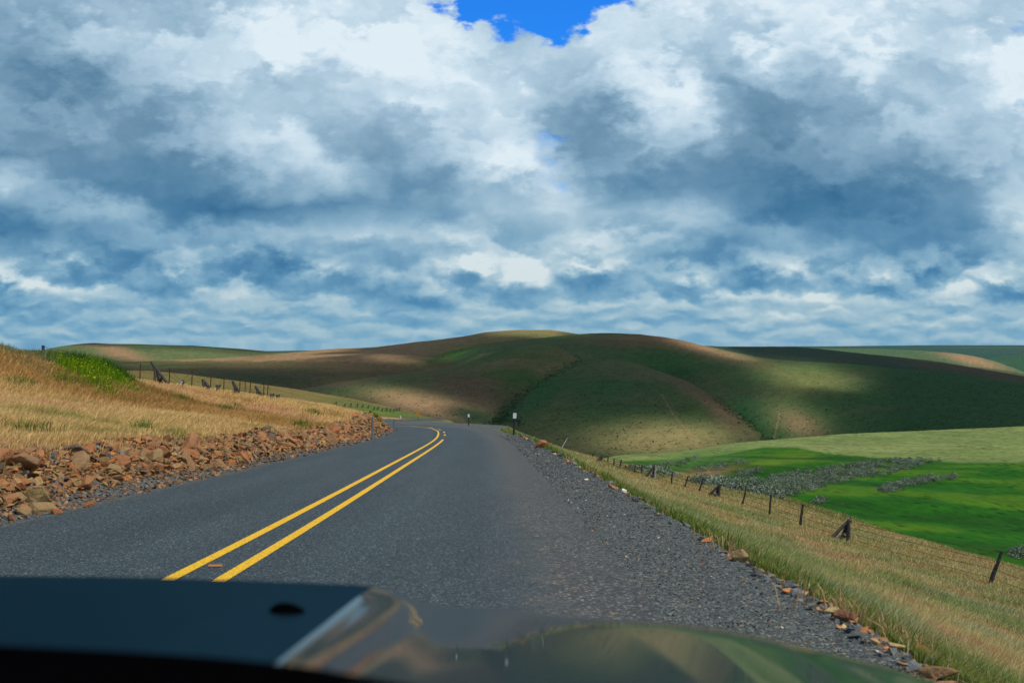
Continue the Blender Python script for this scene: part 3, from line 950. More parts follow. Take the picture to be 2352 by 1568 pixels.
# big blocks of the left cut
n = 0
for i in range(285):
    y = 10.2 * math.exp(rk.random() ** 0.9 * math.log(96 / 10.2))
    v = 0.85 + 0.95 * (rk.random() ** 0.8) + (0.25 if y > 50 else 0)
    x, yy = along(np.array([y]), np.array([v]))
    s = rk.choice([0.09, 0.12, 0.16, 0.21, 0.28]) * (1 + y / 140) * rk.uniform(0.8, 1.2)
    put_rock(float(x[0]), float(yy[0]), s, 'angular orange brown rock embedded in the broken cut bank left of the road', 'rocks of the left road cut', 0.7, 0.35)
# isolated ones lying at the foot
for t, y, s, lab in [(95, 1178, 0.20, 'tan rounded boulder with a dark hollow beneath, at the foot of the left bank'),
                     (55, 1180, 0.17, 'brown block left of the tan rounded boulder at the foot of the left bank'),
                     (130, 1180, 0.09, 'small yellow stone touching the asphalt edge on the left'),
                     (205, 1165, 0.09, 'low dark and tan stone against the asphalt edge on the left'),
                     (210, 1135, 0.06, 'single yellow stone sitting in grey gravel left of the road'),
                     (490, 1090, 0.12, 'lone brown stone near the asphalt edge left of the road, midway along the bank'),
                     (30, 1195, 0.10, 'small ochre stone nearest the car on the left road edge')]:
    h = hit(t, y)
    if h: put_rock(h[0], h[1], s, lab, None, 0.3, 0.2)
# blocks along the right gravel edge
right_rocks = [(1835, 1342, 0.20, 'dark grey block at the gravel edge on the right, topmost of the large ones', 11), (1878, 1366, 0.13, 'rust red stone right of the dark grey block at the gravel edge', 3),
               (1958, 1383, 0.12, 'orange stone half in the grass at the right gravel edge', 0), (2000, 1412, 0.13, 'brown stone in the middle of the right edge stone row', 4), (2035, 1425, 0.11, 'tan stone below the brown one in the right edge row', 2),
               (2025, 1452, 0.13, 'flat orange stone on the gravel below the tan stone', 1), (1945, 1425, 0.07, 'small tan stone lying alone on the gravel left of the stone row', 2), (2075, 1440, 0.10, 'pale orange stone at the grass edge on the right', 0),
               (2090, 1478, 0.19, 'large black rock near the lower right corner of the road', 11), (2125, 1500, 0.18, 'rust coloured rock touching the large black rock', 0), (2105, 1520, 0.11, 'dark brown rock below the rust coloured rock', 4),
               (2150, 1558, 0.08, 'orange stone closest to the car at the right gravel edge', 1), (1975, 1400, 0.10, 'grey stone between the orange stone and the brown stone', 5), (1700, 1288, 0.10, 'brown stone alone at the gravel edge above the large dark block', 4),
               (1245, 1028, 0.28, 'brown boulder beside the tall green grass at the road edge', 4)]
for t, y, s, lab, k in right_rocks:
    h = hit(t, y)
    if h:
        put_rock(h[0], h[1], s * 1.25, lab, None, 0.3, 0.15, HULLS[k])
for t, y, s in [(1433, 1130, 0.07), (1347, 1103, 0.05), (1690, 1260, 0.05)]:
    h = hit(t, y)
    if h:
        me = HULLS[2].copy(); me.materials.clear()
        mm, gg, bb = mat_new('pale_stone'); bb.inputs['Base Color'].default_value = (0.72, 0.64, 0.52, 1)
        me.materials.append(mm)
        put_rock(h[0], h[1], s, {1433: 'pale white stone on the dark gravel where the stones begin to thin out', 1347: 'small white stone farthest along the right gravel', 1690: 'white stone on the gravel beside the green grass edge'}[t], None, 0.2, 0.1, me)

# small broken stone: the cut bank, its foot, the right edge
def scatter_rubble():
    r = np.random.default_rng(3)
    N = 36000
    y = 9.5 * np.exp(r.random(N) ** 0.85 * math.log(106 / 9.5))
    v = 0.30 + 1.75 * r.random(N) ** 0.75 + r.normal(0, 0.08, N)
    x, yy = along(y, v)
    yy = yy + r.uniform(-0.2, 0.2, N)
    s = (0.012 + 0.10 * r.random(N) ** 3.2) * (1 + y / 45)
    s *= np.where(v < 0.9, 0.6, 1)
    z = H_all(x, yy) + s * 0.15
    s = s * np.where(v > 0.8, 1.2, 1.0)
    c = PAL[np.where(r.random(N) < 0.72, r.integers(0, 3, N), r.integers(0, len(PAL), N))] * (0.45 + 0.65 * r.random(N))[:, None]
    grey = r.random(N) < np.where(v < 0.8, 0.5, 0.03)
    c[grey] = np.array([0.10, 0.098, 0.095]) * (0.6 + 0.9 * r.random(grey.sum()))[:, None]
    rubble_mesh('rubble', np.stack([x, yy, z], 1), s, c, M_rubble, 31, 'loose broken stone covering the cut bank left of the road')
    # right shoulder
    N = 22000
    y = 3.6 * np.exp(r.random(N) * math.log(60 / 3.6))
    u = -(0.05 + 1.3 * r.random(N))
    x, yy = along(y, u)
    s = (0.004 + 0.009 * r.random(N) ** 2) * (1 + y / 14)
    edge = r.random(N) < np.where(y < 8.2, 0.11, 0.022)
    uu = -(1.12 + 0.30 * r.random(N))
    xe, ye = along(y, uu)
    x[edge] = xe[edge]; yy[edge] = ye[edge]
    yy = yy + r.uniform(-0.15, 0.15, N)
    s[edge] *= 2.0 + 4.0 * r.random(edge.sum()) ** 3
    z = H_all(x, yy) + s * 0.2
    c = np.array([0.095, 0.104, 0.108]) * (0.5 + 1.1 * r.random(N))[:, None]
    br = r.random(N) < np.where(edge, 0.4, 0.03)
    c[br] = PAL[r.integers(0, 5, br.sum())] * 1.2
    pal = r.random(N) < 0.015
    c[pal] = np.array([0.40, 0.37, 0.31])
    rubble_mesh('gravel', np.stack([x, yy, z], 1), s, c, M_rubble, 32, 'grey crushed gravel of the right road shoulder with a few tan stones', 'gravel')


scatter_rubble()


# ================================================================== grass
M_grass, g, b = mat_new('grass')
g.put(b.inputs['Base Color'], attr(g))
b.inputs['Roughness'].default_value = 0.7
b.inputs['Specular IOR Level'].default_value = 0.15
tr = g.new('ShaderNodeBsdfTranslucent'); g.put(tr.inputs[0], attr(g))
ms = g.new('ShaderNodeMixShader'); ms.inputs[0].default_value = 0.35
g.l.new(b.outputs[0], ms.inputs[1]); g.l.new(tr.outputs[0], ms.inputs[2])
g.l.new(ms.outputs[0], [n for n in g.n if n.type == 'OUTPUT_MATERIAL'][0].inputs[0])


def blades(name, P, h, w, lean, az, col, label, cat='grass', tip=None):
    """each blade: a bent strip of one quad and one triangle"""
    n = len(P)
    r = np.random.default_rng(n)
    fa = r.uniform(0, 6.28, n)
    fx, fy = np.cos(fa) * w * 0.5, np.sin(fa) * w * 0.5
    lx, ly = np.cos(az) * lean * h, np.sin(az) * lean * h
    V = np.zeros((n, 5, 3))
    V[:, 0] = P; V[:, 0, 0] -= fx; V[:, 0, 1] -= fy
    V[:, 1] = P; V[:, 1, 0] += fx; V[:, 1, 1] += fy
    mid = P.copy(); mid[:, 0] += lx * 0.35; mid[:, 1] += ly * 0.35; mid[:, 2] += h * 0.6
    V[:, 2] = mid; V[:, 2, 0] += fx * 0.75; V[:, 2, 1] += fy * 0.75
    V[:, 3] = mid; V[:, 3, 0] -= fx * 0.75; V[:, 3, 1] -= fy * 0.75
    tp = P.copy(); tp[:, 0] += lx; tp[:, 1] += ly; tp[:, 2] += h * np.sqrt(np.maximum(1 - lean ** 2 * 0.6, 0.2))
    V[:, 4] = tp
    V[:, :2, 2] -= 0.03
    b5 = (np.arange(n) * 5)[:, None]
    q = b5 + np.array([0, 1, 2, 3]); t3 = b5 + np.array([3, 2, 4])
    c = np.repeat(col[:, None, :], 5, 1)
    if tip is not None:
        c[:, 4] = tip; c[:, 2:4] = 0.5 * (c[:, 2:4] + tip[:, None, :])
    o = mesh_np(name, V.reshape(-1, 3), quads=q, tris=t3, mat=M_grass, col=np.clip(c.reshape(-1, 3), 0.003, 0.8))
    return tag(o, label, cat, kind='stuff')


def grass_left():
    r = np.random.default_rng(21)
    N = 620000
    t = r.uniform(-260, 960, N); d = 9.5 * np.exp(r.random(N) * math.log(175 / 9.5))
    x = (t - CX) / F * d
    u, idx, yc = road_uv(x, d)
    v = -u - HW
    n2 = fbm(x / 1.6, d / 1.6, 7, 3)
    keep = (v > 1.75 + 0.6 * n2 + 0.3 * r.normal(0, 1, N)) & (u < 0) & (v < 60)
    keep &= r.random(N) < 0.25 + 1.0 * sm(v, 1.7, 3.0)
    x, y, v, n2 = x[keep], d[keep], v[keep], n2[keep]
    z = H_all(x, y); n = len(x)
    mo = np.exp(-((x + 17) / 10) ** 2 - ((y - 44) / 7) ** 2)
    a = fbm(x / 5, y / 5, 13, 3); bq = fbm(x / 2.2, y / 2.2, 17, 3)
    c = np.array([0.62, 0.40, 0.165]) * np.ones((n, 3))
    def mix(f, k):
        c[:] = c * (1 - f[:, None]) + np.array(k) * f[:, None]
    mix(sm(a, 0.02, 0.2) * 0.6, (0.55, 0.29, 0.17))
    mix(sm(-a, 0.02, 0.2) * 0.5, (0.54, 0.40, 0.15))
    mix(sm(bq, 0.15, 0.25) * 0.65, (0.16, 0.19, 0.035))
    mix(sm(mo, 0.2, 0.6) * 0.6, (0.36, 0.18, 0.035))
    mix(sm(mo, 0.2, 0.6) * sm(a, 0, 0.2) * 0.6, (0.20, 0.12, 0.015))
    c *= (0.65 + 0.7 * r.random(n))[:, None]
    P = np.stack([x, y, z], 1)
    h = (0.22 + 0.22 * r.random(n)) * (1 + 0.5 * n2) * (0.6 + 0.4 * sm(v, 2, 5))
    w = 0.0055 + 0.00050 * y
    tip = c * 1.25 + 0.03 * r.random((n, 1))
    blades('dry_grass', P, h, w, 0.25 + 0.6 * r.random(n), r.normal(0.3, 1.0, n), c, 'dry orange cheatgrass covering the hillside left of the road', tip=tip)
    # scattered green tufts
    pts = [(75, 1010, 0.5, 40), (300, 905, 0.6, 60), (150, 885, 0.6, 60), (420, 925, 0.5, 40), (50, 890, 0.5, 40), (330, 1000, 0.3, 24), (520, 950, 0.5, 40), (545, 945, 0.4, 30), (690, 985, 0.4, 30), (720, 955, 0.5, 40), (230, 905, 0.4, 40), (860, 962, 0.5, 60)]
    PP, CC, HH = [], [], []
    for tt, yy, rad, k in pts:
        h0 = hit(tt, yy)
        if not h0: continue
        for _ in range(k * 4):
            px = h0[0] + r.normal(0, rad * 0.5); py = h0[1] + r.normal(0, rad)
            PP.append((px, py)); g0 = r.random()
            CC.append(np.array([0.09, 0.17, 0.02]) * (0.6 + 0.7 * g0)); HH.append(0.25 + 0.3 * r.random())
    PP = np.array(PP); zz = H_all(PP[:, 0], PP[:, 1])
    P = np.column_stack([PP, zz]); n = len(P)
    blades('green_grass', P, np.array(HH), 0.008 + 0.0005 * PP[:, 1], 0.2 + 0.4 * r.random(n), r.uniform(0, 6.28, n), np.array(CC), 'fresh green tufts growing among the dry grass on the left hillside')


grass_left()


def grass_right():
    r = np.random.default_rng(22)
    N = 900000
    t = r.uniform(1150, 2560, N); d = 4.2 * np.exp(r.random(N) * math.log(190 / 4.2))
    x = (t - CX) / F * d
    u, idx, yc = road_uv(x, d)
    w = over(u, d)
    n2 = fbm(x / 1.3, d / 1.3, 7, 3)
    keep = (w > 0.12 + 0.35 * n2) & (w < 34) & (u > 0) & (d < 140 + 40 * r.random(N))
    keep &= r.random(N) < 0.35 + 0.9 * sm(w, 0.1, 0.9)
    keep &= ~((w > 24) & (r.random(N) < 0.6))
    x, y, w, n2 = x[keep], d[keep], w[keep], n2[keep]
    z = H_all(x, y); n = len(x)
    a = fbm(x / 4, y / 4, 33, 3); bq = fbm(x / 1.4, y / 1.4, 37, 3)
    c = np.array([0.42, 0.35, 0.145]) * np.ones((n, 3))
    def mix(f, k):
        c[:] = c * (1 - f[:, None]) + np.array(k) * f[:, None]
    mix(sm(a + 0.6 * bq, -0.01, 0.10) * 0.9, (0.18, 0.24, 0.07))
    mix(sm(fbm(x / 2.5, y / 2.5, 55, 3), 0.08, 0.2) * 0.6, (0.29, 0.33, 0.18))
    mix(sm(-bq - 0.5 * a, 0.05, 0.15) * 0.75, (0.46, 0.23, 0.12))
    mix((1 - sm(w + 3.0 * a + 1.5 * bq, 0.9, 3.0)) * 0.9 * (y < 60), (0.09, 0.14, 0.014))
    mix(sm(y, 46, 56) * (1 - sm(y, 85, 100)) * (1 - sm(w, 1.5, 4)) * 0.9, (0.05, 0.13, 0.012))
    mix(sm(w, 9, 16) * 0.5, (0.36, 0.29, 0.11))
    mix(sm(w, 22, 26) * 0.7, (0.13, 0.15, 0.04))
    rr = r.random(n)
    c *= (0.6 + 0.75 * rr)[:, None]
    pale = r.random(n) < 0.06
    c[pale] = np.array([0.48, 0.42, 0.26])
    P = np.stack([x, y, z], 1)
    h = (0.12 + 0.20 * r.random(n)) * (1 + 0.9 * bq + 0.6 * n2) * (0.5 + 0.6 * sm(w, 0.3, 3))
    tall = sm(y, 48, 54) * (1 - sm(y, 62, 72)) * (1 - sm(w, 1.2, 2.5))
    h = h * (1 + 1.8 * tall * r.random(n) ** 2)
    wd = 0.0045 + 0.00055 * y
    tip = c * 1.2 + np.array([0.05, 0.035, 0.015])
    blades('verge_grass', P, h, wd, 0.2 + 0.6 * r.random(n), r.normal(0.2, 1.1, n), c, 'mixed green and straw coloured grass on the slope below the right shoulder', tip=tip)

    # green weed tufts and rusty seed heads standing in the verge
    PP, CC, HH = [], [], []
    for k in range(150):
        yk = 5.5 * math.exp(r.random() * math.log(55 / 5.5)); wk = 0.25 + 3.4 * r.random() ** 1.4 if r.random() < 0.7 else r.uniform(3, 15)
        xk, yk2 = along(np.array([yk]), np.array([-(SH + wk)]))
        green = r.random() < 0.62
        base = np.array([0.09, 0.19, 0.015]) if green else np.array([0.46, 0.29, 0.15])
        rad = 0.12 + 0.22 * r.random()
        for _ in range(70):
            PP.append((xk[0] + r.normal(0, rad), yk2[0] + r.normal(0, rad)))
            CC.append(base * (0.6 + 0.8 * r.random())); HH.append((0.22 if green else 0.19) * (0.5 + 0.9 * r.random()))
    PP = np.array(PP); zz = H_all(PP[:, 0], PP[:, 1]); n = len(PP)
    blades('verge_weeds', np.column_stack([PP, zz]), np.array(HH), 0.006 + 0.0005 * PP[:, 1], 0.2 + 0.6 * r.random(n), r.uniform(0, 6.28, n), np.array(CC), 'green weed tufts and rusty seed heads scattered in the verge below the right shoulder', 'weeds')


grass_right()


def weeds():
    r = np.random.default_rng(23)
    # dense green weeds and yellow mustard on the left mound
    P, C, Hh, W, L = [], [], [], [], []
    Fl = []
    for tt in np.linspace(-40, 318, 190):
        for k in range(9):
            d = r.uniform(36, 58)
            t_ = tt + r.normal(0, 3)
            x = (t_ - CX) / F * d
            y = d
            prof = np.interp(t_, [-40, 60, 130, 180, 230, 280, 312], [0.5, 0.55, 0.65, 0.85, 0.85, 0.55, 0.2])
            lo, hi = 43, 57
            if not (lo - 4 < d < hi): continue
            if d < 47 and r.random() > (d - 38) / 10: continue
            prof = prof * (0.45 + 0.55 * min(1, max(0, (d - 39) / 9)))
            for _ in range(26):
                px, py = x + r.normal(0, 0.25), y + r.normal(0, 0.25)
                q = r.random()
                P.append((px, py)); Hh.append(prof * (0.45 + 0.75 * r.random()) * (1.25 if d > 50 and t_ > 110 else 0.85 + 0.35 * math.sin(px * 2.1) * math.sin(py * 1.7))); W.append(0.022 + 0.02 * r.random()); L.append(0.1 + 0.3 * r.random())
                if t_ < 118:
                    C.append(np.array([0.17, 0.20, 0.055]) * (0.6 + 0.9 * q) if r.random() < 0.6 else np.array([0.33, 0.36, 0.22]) * (0.7 + 0.5 * q))
                else:
                    C.append((np.array([0.16, 0.29, 0.010]) if d < 50 else np.array([0.05, 0.16, 0.012])) * (0.5 + 0.9 * q))
                if t_ > 135 and d < 50 and r.random() < 0.20:
                    Fl.append((px, py, Hh[-1]))
    P = np.array(P); z = H_all(P[:, 0], P[:, 1]); n = len(P)
    blades('weeds', np.column_stack([P, z]), np.array(Hh), np.array(W), np.array(L), r.normal(-0.2, 0.8, n), np.array(C), 'tall bright green weeds on the mound at the upper left', 'weeds')
    Fl = np.array(Fl); zf = H_all(Fl[:, 0], Fl[:, 1])
    pts = np.column_stack([Fl[:, 0], Fl[:, 1], zf + Fl[:, 2] * 0.85])
    cc = np.tile(np.array([0.55, 0.58, 0.02]), (len(pts), 1))
    o = rubble_mesh('flowers', pts, 0.03 + 0.02 * r.random(len(pts)), cc, M_grass, 77, 'yellow mustard blossoms among the green weeds at the upper left', 'flowers')


weeds()


# ================================================================== sagebrush
M_sage, g, b = mat_new('sagebrush')
tcn = g.new('ShaderNodeTexCoord').outputs['Object']
g.put(b.inputs['Base Color'], g.mixc(1.0, attr(g), g.ramp(g.noise(tcn, 2.5, 3, 0.6), [(0.3, (0.7, 0.7, 0.7)), (0.7, (1.25, 1.25, 1.25))]), 'MULTIPLY'))


def bush_arrays(P, S, C, r, leaf=0.34, n=64):
    """leafy domes out of small tilted triangles"""
    N = len(P)
    a = r.uniform(0, 6.28, (N, n)); e = np.arcsin(r.random((N, n)) ** 0.8); rad = 0.55 + 0.45 * r.random((N, n))
    lump = 1 + 0.25 * np.sin(a * 3 + r.uniform(0, 6, (N, 1)))
    ctr = np.stack([np.cos(a) * np.cos(e) * rad * lump, np.sin(a) * np.cos(e) * rad * lump, np.sin(e) * rad * 0.85 * lump], -1) * S[:, None, None] + P[:, None, :]
    d1 = r.normal(0, 1, (N, n, 3)); d1 /= np.linalg.norm(d1, axis=-1, keepdims=True)
    d2 = r.normal(0, 1, (N, n, 3)); d2 /= np.linalg.norm(d2, axis=-1, keepdims=True)
    s = (S[:, None, None] * leaf)
    V = np.stack([ctr, ctr + d1 * s, ctr + d2 * s], 2)
    col = np.repeat((C[:, None, :] * (0.75 + 0.5 * r.random((N, n, 1))))[:, :, None, :], 3, 2)
    return V.reshape(-1, 3), col.reshape(-1, 3)


def bush_mesh(name, P, S, C, seed, **kw):
    r = np.random.default_rng(seed)
    V, c = bush_arrays(np.asarray(P, float), np.asarray(S, float), np.asarray(C, float), r, **kw)
    return mesh_np(name, V, tris=np.arange(len(V)).reshape(-1, 3), mat=M_sage, col=c)


def sage():
    r = np.random.default_rng(41)
    strips = [  # polygons of picture points over the valley field
        [(1570, 1112), (1700, 1102), (1840, 1082), (1980, 1062), (2110, 1052), (2172, 1056), (2120, 1070), (2050, 1088), (1930, 1106), (1850, 1130), (1790, 1146), (1700, 1140), (1610, 1126)],
        [(2012, 1122), (2060, 1108), (2130, 1092), (2190, 1090), (2197, 1100), (2120, 1112), (2030, 1134)],
        [(1510, 1070), (1560, 1058), (1610, 1046), (1600, 1056), (1560, 1070), (1525, 1077)],
        [(1590, 1078), (1650, 1064), (1715, 1056), (1720, 1064), (1660, 1076), (1610, 1086)],
        [(1870, 1148), (1890, 1143), (1897, 1152), (1876, 1158)], [(1690, 1084), (1740, 1078), (1752, 1088), (1700, 1096)],
        [(2320, 1268), (2350, 1262), (2370, 1275), (2330, 1284)], [(1410, 1088), (1500, 1078), (1560, 1096), (1500, 1100)],
    ]
    dens = [0.48, 0.5, 0.28, 0.25, 0.5, 0.35, 0.4, 0.18]
    P, S, C = [], [], []
    for poly, dn in zip(strips, dens):
        A = np.array(poly, float)
        x0, y0 = A.min(0); x1, y1 = A.max(0)
        n = int((x1 - x0) * (y1 - y0) * dn * 0.19)
        for _ in range(n):
            tx, ty = r.uniform(x0, x1), r.uniform(y0, y1)
            ins = False; j = len(A) - 1
            for i in range(len(A)):
                if (A[i, 1] > ty) != (A[j, 1] > ty) and tx < (A[j, 0] - A[i, 0]) * (ty - A[i, 1]) / (A[j, 1] - A[i, 1]) + A[i, 0]:
                    ins = not ins
                j = i
            if ins and vnoise(np.array([tx / 16.0]), np.array([ty / 4.5]), 12)[0] > 0.30: P.append((tx, ty))
    P = np.array(P)
    # nearest ground hit, vectorised over the valley distances
    dd = np.exp(np.linspace(math.log(90), math.log(380), 420))
    T, Dm = P[:, 0][:, None], dd[None]
    X = (T - CX) / F * Dm
    Hh = H_all(X.ravel(), np.broadcast_to(Dm, X.shape).ravel()).reshape(X.shape)
    Zr = CZ - (P[:, 1][:, None] - HY) / F * Dm
    k = np.argmax(Hh >= Zr, 1)
    ok = k > 0
    i = np.arange(len(P))
    pos = np.stack([X[i, k], dd[k], Hh[i, k]], 1)[ok]
    n = len(pos)
    S = 0.45 + 0.55 * r.random(n) ** 1.5
    C = np.array([0.165, 0.205, 0.150]) * (0.6 + 0.75 * r.random(n))[:, None]
    C[r.random(n) < 0.2] *= np.array([0.75, 0.85, 0.6])
    o = bush_mesh('sagebrush', pos, S, C, 42, n=80, leaf=0.24)
    tag(o, 'grey green sagebrush thickets in bands across the green valley field', 'sagebrush', kind='stuff')
    # brush in the gullies and dark shrubs dotted over the slopes
    pts = []
    for line, wd, n in (([(1128, 978), (1160, 950), (1205, 903), (1262, 862), (1338, 828)], 9, 420), ([(1745, 1000), (1765, 1012), (1780, 1018)], 7, 60), ([(1640, 915), (1700, 958), (1742, 992)], 6, 110),
                        ([(980, 832), (1060, 806)], 4, 50), ([(1135, 968), (1165, 966), (1195, 972)], 8, 90)):
        A = np.array(line, float); s = np.linspace(0, len(A) - 1, n)
        pts.append(np.stack([np.interp(s, range(len(A)), A[:, 0]) + r.normal(0, wd, n), np.interp(s, range(len(A)), A[:, 1]) + r.normal(0, wd * 0.45, n)], 1))
    m = 5200
    pts.append(np.stack([r.uniform(560, 2340, m), 1050 - 270 * r.random(m)], 1))
    P = np.concatenate(pts); nb = len(P) - m
    dd = np.exp(np.linspace(math.log(380), math.log(1700), 420))
    pos = []
    for a in range(0, len(P), 1500):
        Q = P[a:a + 1500]
        T, Dm = Q[:, 0][:, None], dd[None]
        X = (T - CX) / F * Dm
        Hh = H_all(X.ravel(), np.broadcast_to(Dm, X.shape).ravel()).reshape(X.shape)
        Zr = CZ - (Q[:, 1][:, None] - HY) / F * Dm
        k = np.argmax(Hh >= Zr, 1); i = np.arange(len(Q))
        pos.append(np.where((k > 0)[:, None], np.stack([X[i, k], dd[k], Hh[i, k]], 1), np.nan))
    pos = np.concatenate(pos)
    S = np.concatenate([0.3 + 0.6 * r.random(nb), 0.2 + 0.4 * r.random(m) ** 2])
    C = np.array([0.06, 0.105, 0.045]) * (0.6 + 0.9 * r.random(len(S)))[:, None]
    ok = ~np.isnan(pos[:, 0])
    o = bush_mesh('brush', pos[ok], S[ok], C[ok], 43, n=22, leaf=0.6)
    tag(o, 'dark low brush dotted over the far slopes and lining their gullies', 'brush', kind='stuff')


sage()
# single bushes standing apart
for t, y, s, lab in [(1872, 1156, 0.75, 'grey sage bush left of its twin in the green field behind the fence'), (1884, 1150, 0.85, 'larger grey sage bush standing alone in the green field behind the fence'),
                     (1935, 1160, 0.4, 'tiny sage bush right of the pair in the green field behind the fence'), (2306, 1262, 0.35, 'grey weed sprouting at the top of the nearest fence post'),
                     (2342, 1276, 0.45, 'dark green bush at the right picture edge beyond the fence')]:
    h = hit(t, y, 60) if 'post' not in lab else None
    if h:
        r = np.random.default_rng(int(t))
        o = bush_mesh('sage_bush', [(0, 0, 0)], [s], [(0.14, 0.165, 0.11)], int(t), n=160, leaf=0.24)
        o.location = h
        tag(o, lab, 'bush')

# ================================================================== wood, fences
M_wood, g, b = mat_new('weathered_wood')
tcn = g.new('ShaderNodeTexCoord').outputs['Object']
gr = g.noise(g.vm('MULTIPLY', tcn, (14, 14, 2.2)), 2.0, 5, 0.65)
g.put(b.inputs['Base Color'], g.ramp(gr, [(0.3, (0.018, 0.015, 0.013)), (0.5, (0.045, 0.040, 0.036)), (0.75, (0.14, 0.135, 0.125))]))
g.put(b.inputs['Normal'], g.bump(gr, 0.7, 0.02))
b.inputs['Roughness'].default_value = 0.9
M_pale, g, b = mat_new('bleached_wood')
tcn = g.new('ShaderNodeTexCoord').outputs['Object']
gr = g.noise(g.vm('MULTIPLY', tcn, (14, 14, 2.2)), 2.0, 5, 0.65)
g.put(b.inputs['Base Color'], g.ramp(gr, [(0.3, (0.12, 0.115, 0.105)), (0.7, (0.38, 0.37, 0.34))]))
b.inputs['Roughness'].default_value = 0.9
M_rust, g, b = mat_new('rusty_steel')
tcn = g.new('ShaderNodeTexCoord').outputs['Object']
g.put(b.inputs['Base Color'], g.ramp(g.noise(tcn, 18, 4, 0.6), [(0.3, (0.035, 0.018, 0.010)), (0.7, (0.13, 0.060, 0.028))]))
b.inputs['Roughness'].default_value = 0.8
b.inputs['Metallic'].default_value = 0.3
M_stone, g, b = mat_new('lichen_stone')
tcn = g.new('ShaderNodeTexCoord').outputs['Object']
g.put(b.inputs['Base Color'], g.ramp(g.noise(tcn, 6, 5, 0.65), [(0.3, (0.03, 0.025, 0.02)), (0.55, (0.11, 0.09, 0.07)), (0.72, (0.15, 0.135, 0.11))]))
g.put(b.inputs['Normal'], g.bump(g.noise(tcn, 12, 5, 0.6), 0.6, 0.04))


def log_bm(bm, a, b_, r0, r1, seed=0, sides=8, rings=7):
    """a weathered round log between two points"""
    rr = random.Random(seed)
    a, b_ = Vector(a), Vector(b_)
    ax = (b_ - a).normalized()
    s = ax.orthogonal().normalized(); t = ax.cross(s)
    prev = None
    ph = [rr.uniform(0.82, 1.12) for _ in range(sides)]
    for i in range(rings + 1):
        f = i / rings
        c = a.lerp(b_, f) + s * rr.uniform(-0.012, 0.012) + t * rr.uniform(-0.012, 0.012)
        r = (r0 + (r1 - r0) * f) * rr.uniform(0.94, 1.06)
        ring = [bm.verts.new(c + (s * math.cos(6.2832 * k / sides) + t * math.sin(6.2832 * k / sides)) * r * ph[k]) for k in range(sides)]
        if prev:
            for k in range(sides):
                bm.faces.new((prev[k], prev[(k + 1) % sides], ring[(k + 1) % sides], ring[k]))
        else:
            bm.faces.new(ring[::-1])
        prev = ring
    bm.faces.new(prev)


def bm_obj(name, bm, mat, parent=None, smooth=False):
    bmesh.ops.recalc_face_normals(bm, faces=bm.faces)
    me = bpy.data.meshes.new(name)
    bm.to_mesh(me); bm.free()
    if smooth:
        me.polygons.foreach_set('use_smooth', [True] * len(me.polygons))
    me.materials.append(mat)
    o = bpy.data.objects.new(name, me)
    COL.objects.link(o)
    if parent: o.parent = parent
    return o


def empty(name, loc=(0, 0, 0), rz=0.0):
    o = bpy.data.objects.new(name, None)
    o.empty_display_size = 0.3
    COL.objects.link(o)
    o.location = loc; o.rotation_euler = (0, 0, rz)
    return o


def log_obj(name, a, b_, r0, r1, mat, parent, seed):
    bm = bmesh.new(); log_bm(bm, a, b_, r0, r1, seed)
    return bm_obj(name, bm, mat, parent)


def wire_obj(pts, parent, sag=0.03, r=0.0045, seed=0):
    """one strand of barbed wire from post to post, with its barbs"""
    bm = bmesh.new()
    rr = random.Random(seed)
    path = []
    for a, b_ in zip(pts[:-1], pts[1:]):
        a, b_ = Vector(a), Vector(b_)
        L = (b_ - a).length
        n = max(4, int(L / 1.2))
        for i in range(n):
            f = i / n
            p = a.lerp(b_, f); p.z -= sag * L / 6 * 4 * f * (1 - f)
            path.append(p)
    path.append(Vector(pts[-1]))
    prev = None
    for i, p in enumerate(path):
        q = path[min(i + 1, len(path) - 1)] - path[max(i - 1, 0)]
        q.normalize()
        s = q.cross(Vector((0, 0, 1))).normalized(); t = q.cross(s)
        rad = r * (1 + abs(p.y) / 60)
        ring = [bm.verts.new(p + s * rad * math.cos(2.0944 * k) + t * rad * math.sin(2.0944 * k)) for k in range(3)]
        if prev:
            for k in range(3):
                bm.faces.new((prev[k], prev[(k + 1) % 3], ring[(k + 1) % 3], ring[k]))
        prev = ring
        if p.y < 60:
            for j in range(5):      # barbs
                if i + 1 < len(path):
                    c = p.lerp(path[i + 1], (j + 0.5) / 5)
                    v1 = bm.verts.new(c + s * 0.016 + t * 0.012); v2 = bm.verts.new(c - s * 0.016 - t * 0.012); v3 = bm.verts.new(c + q * 0.008)
                    bm.faces.new((v1, v2, v3))
    return bm_obj('wire', bm, M_rust, parent)


def stones_bm(cx, cy, cz, n, s, spread, seed):
    rr = random.Random(seed)
    bm = bmesh.new()
    for i in range(n):
        me = rr.choice(HULLS)
        lay = i / n
        M = Matrix.Translation((cx + rr.uniform(-spread, spread) * (1 - lay * 0.6), cy + rr.uniform(-spread, spread) * 0.6 * (1 - lay * 0.6), cz + s * 0.4 + lay * s * 2.6)) @ \
            Matrix.Rotation(rr.uniform(0, 6.28), 4, 'Z') @ Matrix.Rotation(rr.uniform(-0.5, 0.5), 4, 'X') @ Matrix.Diagonal((s * rr.uniform(0.7, 1.2),) * 3 + (1,))
        tmp = bmesh.new(); tmp.from_mesh(me); tmp.transform(M)
        t2 = bpy.data.meshes.new('tmp'); tmp.to_mesh(t2); tmp.free()
        bm.from_mesh(t2); bpy.data.meshes.remove(t2)
    return bm


